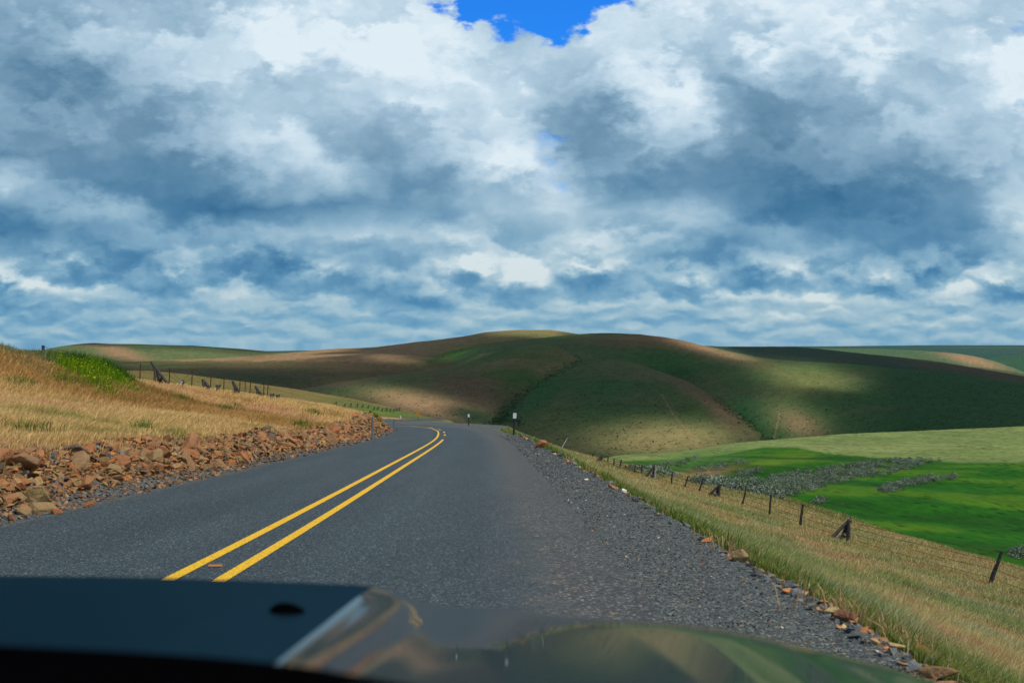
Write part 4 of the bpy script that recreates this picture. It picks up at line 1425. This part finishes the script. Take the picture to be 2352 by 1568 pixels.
def rock_jack(fence, x, y, z, h, run, seed, pale=0, cross=False, stones=True, stub=0.0):
    """leaning-pole brace weighted with field stones; run = how far its long pole reaches sideways"""
    j = empty('rock_jack', (x, y, z)); j.parent = fence
    sg = 1 if run > 0 else -1
    top = Vector((0, 0, h))
    log_obj('long_pole', (run, -0.25, -0.05), (-sg * 0.22 * abs(run) * stub - sg * 0.05, 0.02, h * (1 + 0.25 * stub)), 0.10, 0.09, M_wood, j, seed)
    log_obj('leg', (sg * 0.10, -0.30, -0.05), (-sg * 0.02, -0.05, h * 0.98), 0.095, 0.085, (M_pale if pale else M_wood), j, seed + 1)
    if cross:
        log_obj('leg', (-run * 0.8, 0.2, -0.05), (sg * 0.15, 0.05, h * 1.12), 0.07, 0.055, M_wood, j, seed + 2)
    else:
        log_obj('leg', (sg * 0.26, 0.4, -0.05), (-sg * 0.10, 0.05, h * 1.02), 0.12, 0.10, M_wood, j, seed + 2)
    log_obj('rail', (run * 0.8, -0.22, 0.10), (-sg * 0.30, -0.2, 0.16), 0.045, 0.045, M_wood, j, seed + 3)
    if stones:
        o = bm_obj('stones', stones_bm(run * 0.28, -0.05, 0, 11, 0.17, abs(run) * 0.28, seed + 4), M_stone, j)
    return j


def zz_px(t, yb):
    return 1213.7


# ---- right fence
def fence_right():
    f = empty('wire_fence', (0, 0, 0))
    tag(f, 'old barbed wire fence of dark leaning posts and stone filled braces down the right slope', 'fence')
    posts = []  # base (t, y), top (t, y), from the far end
    raw = [((1395, 1066), (1397, 1046)), ((1409, 1073), (1411, 1052)), ((1422, 1078), (1427, 1055)), ((1457, 1087.5), (1459, 1065)), ((1473.5, 1090), (1475, 1068)),
           ((1542, 1116), (1544.5, 1083)), ((1570, 1122), (1580, 1094)), ((1602, 1134), (1615, 1098)), ((1702, 1164), (1714, 1120)), ((1766, 1189), (1770.5, 1134)), ((1834.7, 1214), (1844.6, 1157)), ((2265, 1348), (2301, 1266))]
    tops = []
    for i, (bpt, tp) in enumerate(raw):
        h = hit(*bpt)
        if h is None: continue
        x, y, z = h
        hh = (bpt[1] - tp[1]) / F * y
        tx = x + (tp[0] - bpt[0]) / F * y
        o = log_obj('post', (x, y, z - 0.25), (tx, y, z + hh), 0.068 + 0.01 * (i % 3), 0.06, M_wood, f, 500 + i)
        tops.append((Vector((x, y, z)), Vector((tx, y, z + hh))))
    jacks = [((1505, 1102), 1.5, 1, 1.0, 0), ((1652, 1148), 1.35, 0, 0.8, 0), ((1948, 1250), 1.2, 0, 1.5, 0.0), ((1383, 1062), 1.3, 0, 1.0, 0), ((1448, 1082), 0.9, 0, 1.5, 0)]
    for i, (bpt, hgt, pale, run, st) in enumerate(jacks):
        h = hit(*bpt)
        if h is None: continue
        x, y, z = h
        hp = {0: 36, 1: 36, 2: 56, 3: 18, 4: 14}[i]
        rp = {0: 30, 1: 40, 2: 62, 3: 18, 4: 26}[i]
        hh = hp / F * y; run = -rp / F * y
        rock_jack(f, x, y, z, hh, run, 600 + 10 * i, pale, stub=st)
        tops.append((Vector((x, y, z)), Vector((x, y, z + hh))))
    tops.sort(key=lambda a: a[0].y)
    # wires carry on past the picture's right edge to the next post
    last = tops[0]
    nx, ny = last[0].x + 0.6, last[0].y - 9.0
    nz = ground_z(nx, ny)
    log_obj('post', (nx, ny, nz - 0.25), (nx + 0.3, ny, nz + 1.15), 0.06, 0.05, M_wood, f, 540)
    tops.insert(0, (Vector((nx, ny, nz)), Vector((nx + 0.3, ny, nz + 1.15))))
    for k, fr in enumerate((0.27, 0.50, 0.73, 0.96)):
        wire_obj([a.lerp(b_, fr) for a, b_ in tops], f, seed=k)
    return f


fence_right()


def crest_near(t, dmin=62, dmax=200):
    dd = np.linspace(dmin, dmax, 200); x = (t - CX) / F * dd
    z = H_all(x, dd)
    k = int(np.argmax((z - CZ) / dd))
    d = dd[k] * 0.97
    return (t - CX) / F * d, d, ground_z((t - CX) / F * d, d)


def fence_left():
    f = empty('wire_fence', (0, 0, 0))
    tag(f, 'wire fence with leaning wooden stone braces crossing the dry hillside on the left', 'fence')
    tops = []
    raw = [((23, 846), (23, 800)), ((99, 835), (99, 793)), ((128, 836), (128, 806))]
    for i, (bpt, tp) in enumerate(raw):
        y = 50.0 + i * 2
        x = (bpt[0] - CX) / F * y; z = ground_z(x, y)
        ztop = CZ - (tp[1] - HY) / F * y
        if i == 1: log_obj('post', (x, y, z - 0.2), (x, y, ztop), 0.085, 0.08, M_wood, f, 700 + i)
        else: log_obj('post', (x, y, z - 0.2), (x, y, ztop), 0.035, 0.03, M_rust if i == 0 else M_wood, f, 700 + i)
        tops.append((Vector((x, y, z)), Vector((x, y, ztop))))
    posts = [(321, 867), (388, 878), (440, 879), (483, 886), (513, 887), (550, 892), (562, 893), (574, 894), (605, 898), (614, 899)]
    for i, (t, yb) in enumerate(posts):
        x, y, z = crest_near(t)
        log_obj('post', (x, y, z - 0.2), (x + 0.05, y, z + 1.25), 0.035, 0.03, M_rust, f, 720 + i)
        tops.append((Vector((x, y, z)), Vector((x, y, z + 1.25))))
    jk = [(357, 880, 36, 30, 0, 0, 1), (417, 879, 15, -8, 1, 0, 0), (468, 882, 22, 22, 0, 0, 0), (500, 884, 15, 10, 0, 1, 0), (540, 891, 22, 16, 0, 0, 1), (592, 898, 19, 15, 0, 0, 1), (624, 901, 12, 9, 0, 1, 0), (637, 902, 12, 9, 0, 1, 0)]
    for i, (t, yb, hp, rp, pale, cross, st) in enumerate(jk):
        x, y, z = crest_near(t)
        hh = 1.25 * hp / F * y; run = 1.25 * rp / F * y
        rock_jack(f, x, y, z, hh, run, 800 + 10 * i, pale, cross and i != 0, stones=hp > 16, stub=1.0 if st else 0.2)
        tops.append((Vector((x, y, z)), Vector((x, y, z + hh * 0.95))))
    tops.sort(key=lambda a: a[0].x)
    for k, fr in enumerate((0.35, 0.65, 0.95)):
        wire_obj([a.lerp(b_, fr) for a, b_ in tops], f, seed=k + 9, r=0.004)


fence_left()


def fence_far():
    f = empty('wire_fence', (0, 0, 0))
    tag(f, 'distant row of dark wooden A shaped braces along the far hillside above the road bend', 'fence')
    for i, (t, y) in enumerate([(773, 930), (793, 934), (807, 935), (822, 936), (834, 936), (847, 938), (860, 942), (869, 942), (879, 945), (889, 945), (898, 945), (906, 945), (912, 944), (918, 943)]):
        h = hit(t, y, 190)
        if h is None: continue
        x, yy, z = h
        hh = (9.5 if i in (2, 3, 9) else 7.5) / F * yy
        rock_jack(f, x, yy, z, hh, -hh * 0.75, 900 + 10 * i, 0, stones=False)


fence_far()

# ================================================================== roadside markers and sign
M_galv, g, b = mat_new('galvanised_steel')
tcn = g.new('ShaderNodeTexCoord').outputs['Object']
g.put(b.inputs['Base Color'], g.ramp(g.noise(tcn, 25, 3, 0.6), [(0.3, (0.16, 0.18, 0.20)), (0.7, (0.30, 0.33, 0.36))]))
b.inputs['Metallic'].default_value = 0.6; b.inputs['Roughness'].default_value = 0.5
M_dark, g, b = mat_new('dark_post_paint')
b.inputs['Base Color'].default_value = (0.03, 0.035, 0.04, 1)
M_white, g, b = mat_new('white_reflector')
tcn = g.new('ShaderNodeTexCoord').outputs['Object']
g.put(b.inputs['Base Color'], g.ramp(g.noise(tcn, 9, 3, 0.6), [(0.3, (0.62, 0.66, 0.70)), (0.7, (0.85, 0.88, 0.90))]))
b.inputs['Roughness'].default_value = 0.4


def u_channel(name, h, w, dp, mat, parent, z0=-0.3):
    """a U shaped steel post"""
    bm = bmesh.new()
    prof = [(-w / 2, dp), (-w / 2 + 0.004 + w * 0.12, dp), (-w * 0.22, 0.008), (w * 0.22, 0.008), (w / 2 - w * 0.12 - 0.004, dp), (w / 2, dp), (w / 2, dp - 0.005), (w * 0.30, 0), (-w * 0.30, 0), (-w / 2, dp - 0.005)]
    rings = []
    for z in (z0, h):
        rings.append([bm.verts.new((x, y, z)) for x, y in prof])
    n = len(prof)
    for k in range(n):
        bm.faces.new((rings[0][k], rings[0][(k + 1) % n], rings[1][(k + 1) % n], rings[1][k]))
    bm.faces.new(rings[0][::-1]); bm.faces.new(rings[1])
    return bm_obj(name, bm, mat, parent)


def plate(name, pts, y0, th, mat, parent, bev=0.0):
    bm = bmesh.new()
    a = [bm.verts.new((x, y0, z)) for x, z in pts]
    b_ = [bm.verts.new((x, y0 + th, z)) for x, z in pts]
    bm.faces.new(a); bm.faces.new(b_[::-1])
    n = len(pts)
    for k in range(n):
        bm.faces.new((a[k], a[(k + 1) % n], b_[(k + 1) % n], b_[k]))
    return bm_obj(name, bm, mat, parent)


def rrect(cx, cz, w, h, r=0.015, n=4):
    out = []
    for sx, sz, a0 in ((1, 1, 0), (-1, 1, 90), (-1, -1, 180), (1, -1, 270)):
        for k in range(n + 1):
            a = R(a0 + 90 * k / n)
            out.append((cx + sx * (w / 2 - r) + r * math.cos(a), cz + sz * (h / 2 - r) + r * math.sin(a)))
    return out[::-1]


def delineator(t, yb, ytop, w, refl, label, lean=0.0, mat=None, d=None, group=None):
    if d is None:
        h = hit(t, yb)
        x, y, z = h
    else:
        y = d; x = (t - CX) / F * y; z = ground_z(x, y)
    H_ = (yb - ytop) / F * y
    e = empty('delineator_post', (x, y, z))
    e.rotation_euler = (0.0, R(lean), 0)
    wd = w / F * y
    u_channel('post', H_ - (0.02 if refl else 0), wd * (0.6 if refl else 0.8), 0.03, mat or M_galv, e)
    if refl:
        plate('reflector', rrect(0, H_ - refl / 2 * H_, wd * 1.05, refl * H_), -0.012, 0.008, M_white, e)
    tag(e, label, 'marker post', group)
    return e


delineator(1180, 998, 948, 7.5, 0.25, 'tall marker post with white reflector on the outer edge of the bend, largest of them', 3.0, M_dark)
delineator(1076.5, 977, 950.5, 4.2, 0.27, 'marker post with white reflector alone beyond the middle of the bend', 0, M_dark)
delineator(955.6, 975, 957.5, 3.4, 0.34, 'short marker post with white plate just left of the yellow curve sign', 0, M_dark, d=135)
delineator(854.5, 1010, 957, 5.5, 0, 'bare grey steel post standing in front of the rock bank left of the road', 1.5)
delineator(905, 990, 964, 4.0, 0, 'bare grey steel post at the end of the rock bank where the road bends', 0.5)
delineator(978, 963.0, 958.5, 2.2, 0.9, 'tiny white marker on the outside of the distant road loop', 0, M_white, d=261)
delineator(920, 968, 962, 2.2, 0.9, 'tiny white marker left of the curve sign on the distant road', 0, M_white, d=240)

# leaning white post
h = hit(1287, 1034)
e = empty('leaning_post', h)
L = math.hypot(17, 29) / F * h[1]
e.rotation_euler = (0, math.atan2(17, 29), 0)
log_obj('shaft', (0, 0, -0.15), (0, 0, L), 0.030, 0.028, M_pale, e, 55).data.materials[0] = M_white
plate('cap', rrect(0, L - 0.03, 0.07, 0.05, 0.01), -0.035, 0.07, M_pale, e)
tag(e, 'thin white post leaning far to the right beside the tall green grass', 'post')


def curve_sign():
    d = 235.0
    x = (959.7 - CX) / F * d
    z = ground_z(x, d)
    ztop = CZ - (944.3 - HY) / F * d
    z = max(z, CZ - (973 - HY) / F * d)
    H_ = ztop - z
    e = empty('curve_sign', (x, d, z))
    tag(e, 'yellow diamond curve warning sign with a left arrow above a small advisory plaque', 'road sign')
    my, gg, bb = mat_new('sign_yellow'); bb.inputs['Base Color'].default_value = (0.80, 0.34, 0.01, 1); bb.inputs['Roughness'].default_value = 0.4
    mk, gg, bb = mat_new('sign_black'); bb.inputs['Base Color'].default_value = (0.01, 0.01, 0.01, 1)
    u_channel('post', H_ - 0.1, 0.09, 0.04, M_dark, e, -1.0)
    hd = 0.40
    c = H_ - hd
    dia = plate('diamond_panel', [(0, c - hd), (-hd, c), (0, c + hd), (hd, c)], -0.02, 0.01, my, e)
    k = hd / 0.4
    arrow = [(0.09, -0.20), (0.09, 0.02), (0.04, 0.08), (-0.05, 0.085), (-0.05, 0.02), (-0.19, 0.12), (-0.05, 0.22), (-0.05, 0.155), (0.07, 0.15), (0.155, 0.05), (0.155, -0.20)]
    ar = plate('arrow', [(a * k, c + b_ * k) for a, b_ in arrow][::-1], -0.028, 0.006, mk, dia)
    pz = c - hd - 0.22
    pq = plate('advisory_plaque', rrect(0, pz + 0.02, 0.46, 0.44, 0.03), -0.02, 0.01, my, e)
    # 25 in block digits
    def seg(x0, z0, x1, z1, w=0.035):
        return [(min(x0, x1) - w / 2, min(z0, z1) - w / 2), (max(x0, x1) + w / 2, min(z0, z1) - w / 2), (max(x0, x1) + w / 2, max(z0, z1) + w / 2), (min(x0, x1) - w / 2, max(z0, z1) + w / 2)]
    bm = bmesh.new()
    def box2(p):
        a = [bm.verts.new((q[0], -0.027, q[1])) for q in p]; b2 = [bm.verts.new((q[0], -0.021, q[1])) for q in p]
        bm.faces.new(a); bm.faces.new(b2[::-1])
        for i in range(4): bm.faces.new((a[i], a[(i + 1) % 4], b2[(i + 1) % 4], b2[i]))
    D = {'2': 'adgec', '5': 'abged'}
    segs = {'a': ((0, 1), (1, 1)), 'g': ((0, .5), (1, .5)), 'd': ((0, 0), (1, 0)), 'c': ((1, .5), (1, 1)), 'e': ((0, 0), (0, .5)), 'b': ((0, .5), (0, 1))}
    for ch, ox in (('2', -0.15), ('5', 0.04)):
        use = {'2': 'agdce', '5': 'agdb'}[ch]
        for s in use:
            (a0, a1), (b0, b1) = segs[s]
            box2(seg(ox + a0 * 0.11, pz - 0.09 + a1 * 0.22, ox + b0 * 0.11, pz - 0.09 + b1 * 0.22))
        if ch == '5':
            box2(seg(ox + 0.11, pz - 0.09, ox + 0.11, pz + 0.02))
    bm_obj('number', bm, mk, pq)


curve_sign()

# orange road tab between the lines
dy_ = CZ * F / (1303 - HY - 0.07 * F)
h = ((491 - CX) / F * dy_, dy_)
bm = bmesh.new()
for pts in ([(-0.055, 0), (0.055, 0), (0.055, 0.006), (-0.055, 0.006)], ):
    v = []
    for yy in (0.02, 0.05):
        v.append([bm.verts.new((a, yy, c)) for a, c in pts])
    bm.faces.new(v[0]); bm.faces.new(v[1][::-1])
    for k in range(4): bm.faces.new((v[0][k], v[0][(k + 1) % 4], v[1][(k + 1) % 4], v[1][k]))
    w1 = [bm.verts.new((-0.055, 0.05, 0)), bm.verts.new((0.055, 0.05, 0)), bm.verts.new((0.055, 0.052, 0.014)), bm.verts.new((-0.055, 0.052, 0.014))]
    bm.faces.new(w1)
mo, gg, bb = mat_new('orange_tab'); bb.inputs['Base Color'].default_value = (0.50, 0.19, 0.06, 1)
o = bm_obj('road_tab', bm, mo)
o.location = (h[0], h[1], zroad(h[1]) + 0.004)
tag(o, 'small flat orange road tab lying between the two yellow lines near the car', 'road tab')

# ================================================================== the car: bonnet seen over the dashboard
M_car, g, b = mat_new('dark_car_paint')
b.inputs['Base Color'].default_value = (0.004, 0.008, 0.012, 1)
b.inputs['Roughness'].default_value = 0.35
b.inputs['Specular IOR Level'].default_value = 0.1
b.inputs['Coat Weight'].default_value = 0.75
b.inputs['Coat Roughness'].default_value = 0.03
b.inputs['Coat IOR'].default_value = 1.5
M_satin, g, b = mat_new('satin_blue_black_decal')
b.inputs['Base Color'].default_value = (0.002, 0.012, 0.024, 1)
b.inputs['Roughness'].default_value = 0.38
b.inputs['Specular IOR Level'].default_value = 0.10
gl = g.new('ShaderNodeBsdfGlossy'); gl.inputs['Color'].default_value = (0.030, 0.075, 0.105, 1); gl.inputs['Roughness'].default_value = 0.36
g.l.new(gl.outputs[0], [n for n in g.n if n.type == 'OUTPUT_MATERIAL'][0].inputs[0])
M_black, g, b = mat_new('black_trim')
b.inputs['Base Color'].default_value = (0.0008, 0.0008, 0.001, 1)
b.inputs['Roughness'].default_value = 0.9
b.inputs['Specular IOR Level'].default_value = 0.0
df = g.new('ShaderNodeBsdfDiffuse'); df.inputs['Color'].default_value = (0.0010, 0.0010, 0.0013, 1)
g.l.new(df.outputs[0], [n for n in g.n if n.type == 'OUTPUT_MATERIAL'][0].inputs[0])

EDGE = np.array([(-1500, 1400), (-900, 1345), (-400, 1328), (0, 1322), (300, 1325), (500, 1331), (700, 1338), (820, 1343), (860, 1346), (900, 1356), (950, 1378), (1000, 1392), (1060, 1399), (1200, 1405), (1350, 1413), (1500, 1428), (1700, 1452), (1850, 1478), (2000, 1512), (2100, 1545), (2150, 1568), (2230, 1625)], float)


def car():
    e = empty('car', (-0.35, 0.2, 0))
    tag(e, 'dark glossy car bonnet and black dashboard edge in the foreground, out of focus', 'car')
    inv = Matrix.Translation((0.35, -0.2, 0))
    # far lip distance over the width: rounded corners
    T = np.concatenate([np.linspace(-1500, 700, 60), np.linspace(706, 1200, 90), np.linspace(1206, 2230, 90)])
    ye = np.interp(T, EDGE[:, 0], EDGE[:, 1])
    ye = ye + np.interp(T, [1180, 1350, 1550, 1800, 2000, 2230], [0, 20, 28, 28, 20, 4])
    kk = np.hanning(9); kk /= kk.sum()
    ye = np.convolve(np.pad(ye, 4, 'edge'), kk, 'valid')
    X0 = (T - CX) / F
    Yf = 1.52 - 0.10 * sm(X0, 0.15, 0.42) - 0.08 * sm(-X0, 0.6, 1.1)
    XX = X0 * Yf                                   # x of each lengthwise line
    zf = -(ye - HY) / F * Yf
    nb = 90
    V = []
    s = np.linspace(0, 1, nb)                      # 0 far lip, 1 at the windscreen
    for i in range(len(T)):
        yn = 0.62
        Y = Yf[i] + (yn - Yf[i]) * s
        # rise towards the windscreen; the raised middle runs flatter, the fender crown steeper
        right = sm(XX[i], -0.22, -0.10)
        fend = sm(XX[i], -0.02, 0.30)
        rise = 0.125 * (1 - right) + np.interp(T[i], [1200, 1400, 1700, 2000, 2230], [0.190, 0.180, 0.140, 0.08, 0.02]) * right
        bow = 0.010 * (1 - right) + (0.014 + 0.028 * fend * (1 - 0.6 * sm(T[i], 1500, 2100))) * right
        z = zf[i] + rise * (Yf[i] - Y) + bow * (1 - np.exp(-(Yf[i] - Y) / 0.07)) * 1.0
        # the crease: valley widening towards the windscreen
        V.append(np.stack([np.full(nb, XX[i]) + 0.0 * s, Y, z + CZ], 1))
    V = np.array(V)                                # T x nb x 3
    # smooth hump edge running back and inwards
    n, m = V.shape[:2]
    # roll the lip over to the front
    lip = []
    for k, (dy, dz) in enumerate([(0.003, -0.002), (0.008, -0.007), (0.014, -0.018), (0.022, -0.05), (0.03, -0.16), (0.035, -0.40)]):
        L = V[:, 0].copy(); L[:, 1] += dy; L[:, 2] += dz
        lip.append(L)
    A = np.concatenate([np.stack(lip[::-1], 1), V], 1)
    idx = np.arange(A.shape[0] * A.shape[1]).reshape(A.shape[:2])
    q = np.stack([idx[:-1, :-1].ravel(), idx[1:, :-1].ravel(), idx[1:, 1:].ravel(), idx[:-1, 1:].ravel()], 1)
    P = A.reshape(-1, 3) + np.array([0.35, -0.2, 0])
    hood = mesh_np('bonnet', P, quads=q[:, ::-1], mat=M_car, smooth=True, parent=e)
    hood.data.materials.append(M_satin)
    cx_ = A[:-1, :-1, 0]
    hood.data.polygons.foreach_set('material_index', (cx_ < -0.205).ravel().astype(np.int32))
    # right flank falling away below the fender line
    side = V[-1]
    rows = [side + np.array([dx_, 0, dz_]) for dx_, dz_ in ((0, 0), (0.003, -0.004), (0.006, -0.02), (0.008, -0.14), (0.008, -0.40))]
    A = np.stack(rows, 0)
    idx = np.arange(A.shape[0] * A.shape[1]).reshape(A.shape[:2])
    q = np.stack([idx[:-1, :-1].ravel(), idx[1:, :-1].ravel(), idx[1:, 1:].ravel(), idx[:-1, 1:].ravel()], 1)
    mesh_np('fender', A.reshape(-1, 3) + np.array([0.35, -0.2, 0]), quads=q[:, ::-1], mat=M_car, smooth=True, parent=e)

    def surf(t, y):
        """point of the bonnet under a picture point"""
        best = None
        Tx = CX + F * V[:, :, 0] / V[:, :, 1]; Ty = HY - F * (V[:, :, 2] - CZ) / V[:, :, 1]
        k = np.argmin((Tx - t) ** 2 + (Ty - y) ** 2)
        return V.reshape(-1, 3)[k]
    # washer nozzle
    p = surf(660, 1405)
    bm = bmesh.new()
    rings = []
    for f, rx, ry in ((0, 0.021, 0.016), (0.35, 0.020, 0.014), (0.75, 0.014, 0.010), (1.0, 0.007, 0.004)):
        rings.append([bm.verts.new((rx * math.cos(a) - 0.004 * f, ry * math.sin(a), 0.012 * f)) for a in np.linspace(0, 2 * math.pi, 20, endpoint=False)])
    for a, b_ in zip(rings[:-1], rings[1:]):
        for k in range(20): bm.faces.new((a[k], a[(k + 1) % 20], b_[(k + 1) % 20], b_[k]))
    bm.faces.new(rings[0][::-1]); bm.faces.new(rings[-1])
    nz = bm_obj('washer_nozzle', bm, M_black, e, True)
    nz.location = (p[0] + 0.35, p[1] - 0.2, p[2] - 0.002)
    # cowl / dashboard edge: black, nearest the lens
    cow = np.array([(-1500, 1400), (-400, 1462), (0, 1481), (300, 1496), (500, 1509), (700, 1530), (850, 1555), (1000, 1582), (1200, 1625), (1500, 1700), (2300, 1900)], float)
    Tc = np.linspace(-1500, 2300, 60); yc = np.interp(Tc, cow[:, 0], cow[:, 1])
    rowsV = []
    for dy, dz in ((0.06, -0.10), (0.02, -0.015), (0.0, 0.0), (-0.03, 0.0), (-0.10, -0.012), (-0.30, -0.05), (-0.40, -0.30)):
        dd = 0.66
        Pn = np.stack([(Tc - CX) / F * dd, np.full(60, dd), CZ - (yc - HY) / F * dd], 1) + np.array([0, dy, dz])
        rowsV.append(Pn)
    A = np.stack(rowsV, 0)
    idx = np.arange(A.shape[0] * A.shape[1]).reshape(A.shape[:2])
    q = np.stack([idx[:-1, :-1].ravel(), idx[1:, :-1].ravel(), idx[1:, 1:].ravel(), idx[:-1, 1:].ravel()], 1)
    mesh_np('dashboard', A.reshape(-1, 3) + np.array([0.35, -0.2, 0]), quads=q, mat=M_black, smooth=True, parent=e)


car()

# ================================================================== unseen clouds shaped to throw shade around the sunlit patches of the hills
LIT = [  # sunlit patches on the country ahead: t, y, half width, half height, tilt, strength
    (330, 812, 560, 26, 3, 1.0), (230, 788, 50, 3, 0, -0.7), (760, 803, 380, 15, -7, 1.0), (880, 802, 80, 3, 0, -0.6), (1220, 762, 150, 16, 0, 1.0), (905, 826, 95, 13, 5, 0.9),
    (380, 838, 150, 12, 0, 0.8), (570, 842, 60, 8, 0, 0.45), (1060, 812, 75, 16, -10, 0.85), (955, 922, 205, 36, 12, 1.0), (800, 902, 130, 22, -10, 0.75),
    (1085, 955, 50, 12, 20, -0.6), (1640, 802, 175, 17, 15, 1.0), (1430, 774, 70, 8, 5, 0.5), (1530, 1006, 260, 62, 0, 1.0), (1650, 955, 95, 24, 38, 0.7), (1330, 965, 90, 26, 0, 0.35), (1170, 990, 60, 20, 0, 0.3),
    (1860, 868, 165, 50, 8, 1.0), (1810, 965, 135, 75, 10, 1.0), (1955, 918, 100, 13, 12, -0.95), (2130, 950, 150, 70, 0, -0.9), (2160, 822, 200, 13, 8, 1.0), (1960, 801, 120, 5, 3, 0.7),
    (1780, 1040, 900, 40, 0, 0.0), (2300, 872, 60, 6, 8, 0.3),
]


def lit_mask(t, y, d, x):
    n = fbm(x / 60, d / 60, 141, 3); n2 = fbm(x / 25, d / 25, 151, 3)
    tj = t + 60 * n + 30 * n2; yj = y + 16 * n + 8 * n2
    L = np.zeros_like(t)
    for t0, y0, a, b_, ang, s in LIT:
        k = blob(tj, yj, t0, y0, a, b_, ang, 2.1)
        L = L + s * k if s < 0 else np.maximum(L, s * k)
    return np.clip(L, 0, 1)


CB = 1050.0
TMAX = 14.0


def shade_clouds():
    def grow(a, b, s0, k):
        out = [a]
        while out[-1] < b: out.append(out[-1] + s0 + k * (out[-1] - a))
        return np.array(out)
    ys = grow(130, 3000, 4.5, 0.009)
    xr = grow(630, 3400, 6.0, 0.012); xl = 1260 - grow(630, 2600 + 1260, 6.0, 0.012)[::-1]
    xs = np.concatenate([xl[:-1], xr])
    X, Y = np.meshgrid(xs, ys)
    x, y = X.ravel(), Y.ravel()
    gz = np.full(x.shape, -30.0)
    for _ in range(3):
        k = (CB - gz) / SUN.z
        gx = x - SUN.x * k; gy = y - SUN.y * k
        gz = H_all(gx, gy)
    ok = gy > 300
    d = np.maximum(gy, 1)
    t = CX + F * gx / d
    yy = HY - (gz - CZ) / d * F
    sh = (1 - lit_mask(t, yy, d, gx)) * sm(gy, 365, 430)
    sh = sh * (1 - 0.8 * sm(gy, 2600, 3000)) * (1 - sm(np.abs(t - 1176), 2600, 3400))
    sh = np.where(ok, sh, 0).reshape(X.shape)
    kern = np.array([1, 2, 1]) / 4
    for _ in range(1):
        sh = np.apply_along_axis(lambda r: np.convolve(r, kern, 'same'), 0, sh)
        sh = np.apply_along_axis(lambda r: np.convolve(r, kern, 'same'), 1, sh)
    T = TMAX * sh * (0.85 + 0.5 * fbm(X / 120, Y / 120, 161, 4))
    T = np.where(T < 0.5, 0, T)
    on = T > 0
    q_on = on[:-1, :-1] | on[:-1, 1:] | on[1:, 1:] | on[1:, :-1]
    q_on[0, :] = q_on[-1, :] = False; q_on[:, 0] = q_on[:, -1] = False
    idx = np.arange(X.size).reshape(X.shape)
    q = np.stack([idx[:-1, :-1], idx[:-1, 1:], idx[1:, 1:], idx[1:, :-1]], -1)[q_on]
    N = X.size
    top = np.stack([x, y, (CB + 0.75 * T).ravel() + 0.1], 1)
    bot = np.stack([x, y, (CB - 0.25 * T).ravel() - 0.1], 1)
    # side walls along the rim
    e = {}
    ed = np.concatenate([q[:, [0, 1]], q[:, [1, 2]], q[:, [2, 3]], q[:, [3, 0]]])
    key = np.sort(ed, 1); kk = key[:, 0].astype(np.int64) * N + key[:, 1]
    un, inv, cnt = np.unique(kk, return_inverse=True, return_counts=True)
    rim = ed[cnt[inv] == 1]
    walls = np.stack([rim[:, 0], rim[:, 0] + N, rim[:, 1] + N, rim[:, 1]], 1)
    Q = np.concatenate([q, q[:, ::-1] + N, walls])
    V = np.concatenate([top, bot])
    used = np.unique(Q); remap = np.zeros(len(V), np.int64); remap[used] = np.arange(len(used))
    m = bpy.data.materials.new('shade_cloud')
    m.use_nodes = True
    gg = G(m.node_tree); gg.n.clear()
    pv = gg.new('ShaderNodeVolumePrincipled')
    pv.inputs['Color'].default_value = (0.98, 0.98, 0.98, 1)
    pv.inputs['Density'].default_value = 0.26
    pv.inputs['Anisotropy'].default_value = 0.4
    oo = gg.new('ShaderNodeOutputMaterial'); gg.l.new(pv.outputs[0], oo.inputs['Volume'])
    o = mesh_np('shade_cloud', V[used], quads=remap[Q], mat=m, smooth=True)
    tag(o, kind='structure')


shade_clouds()
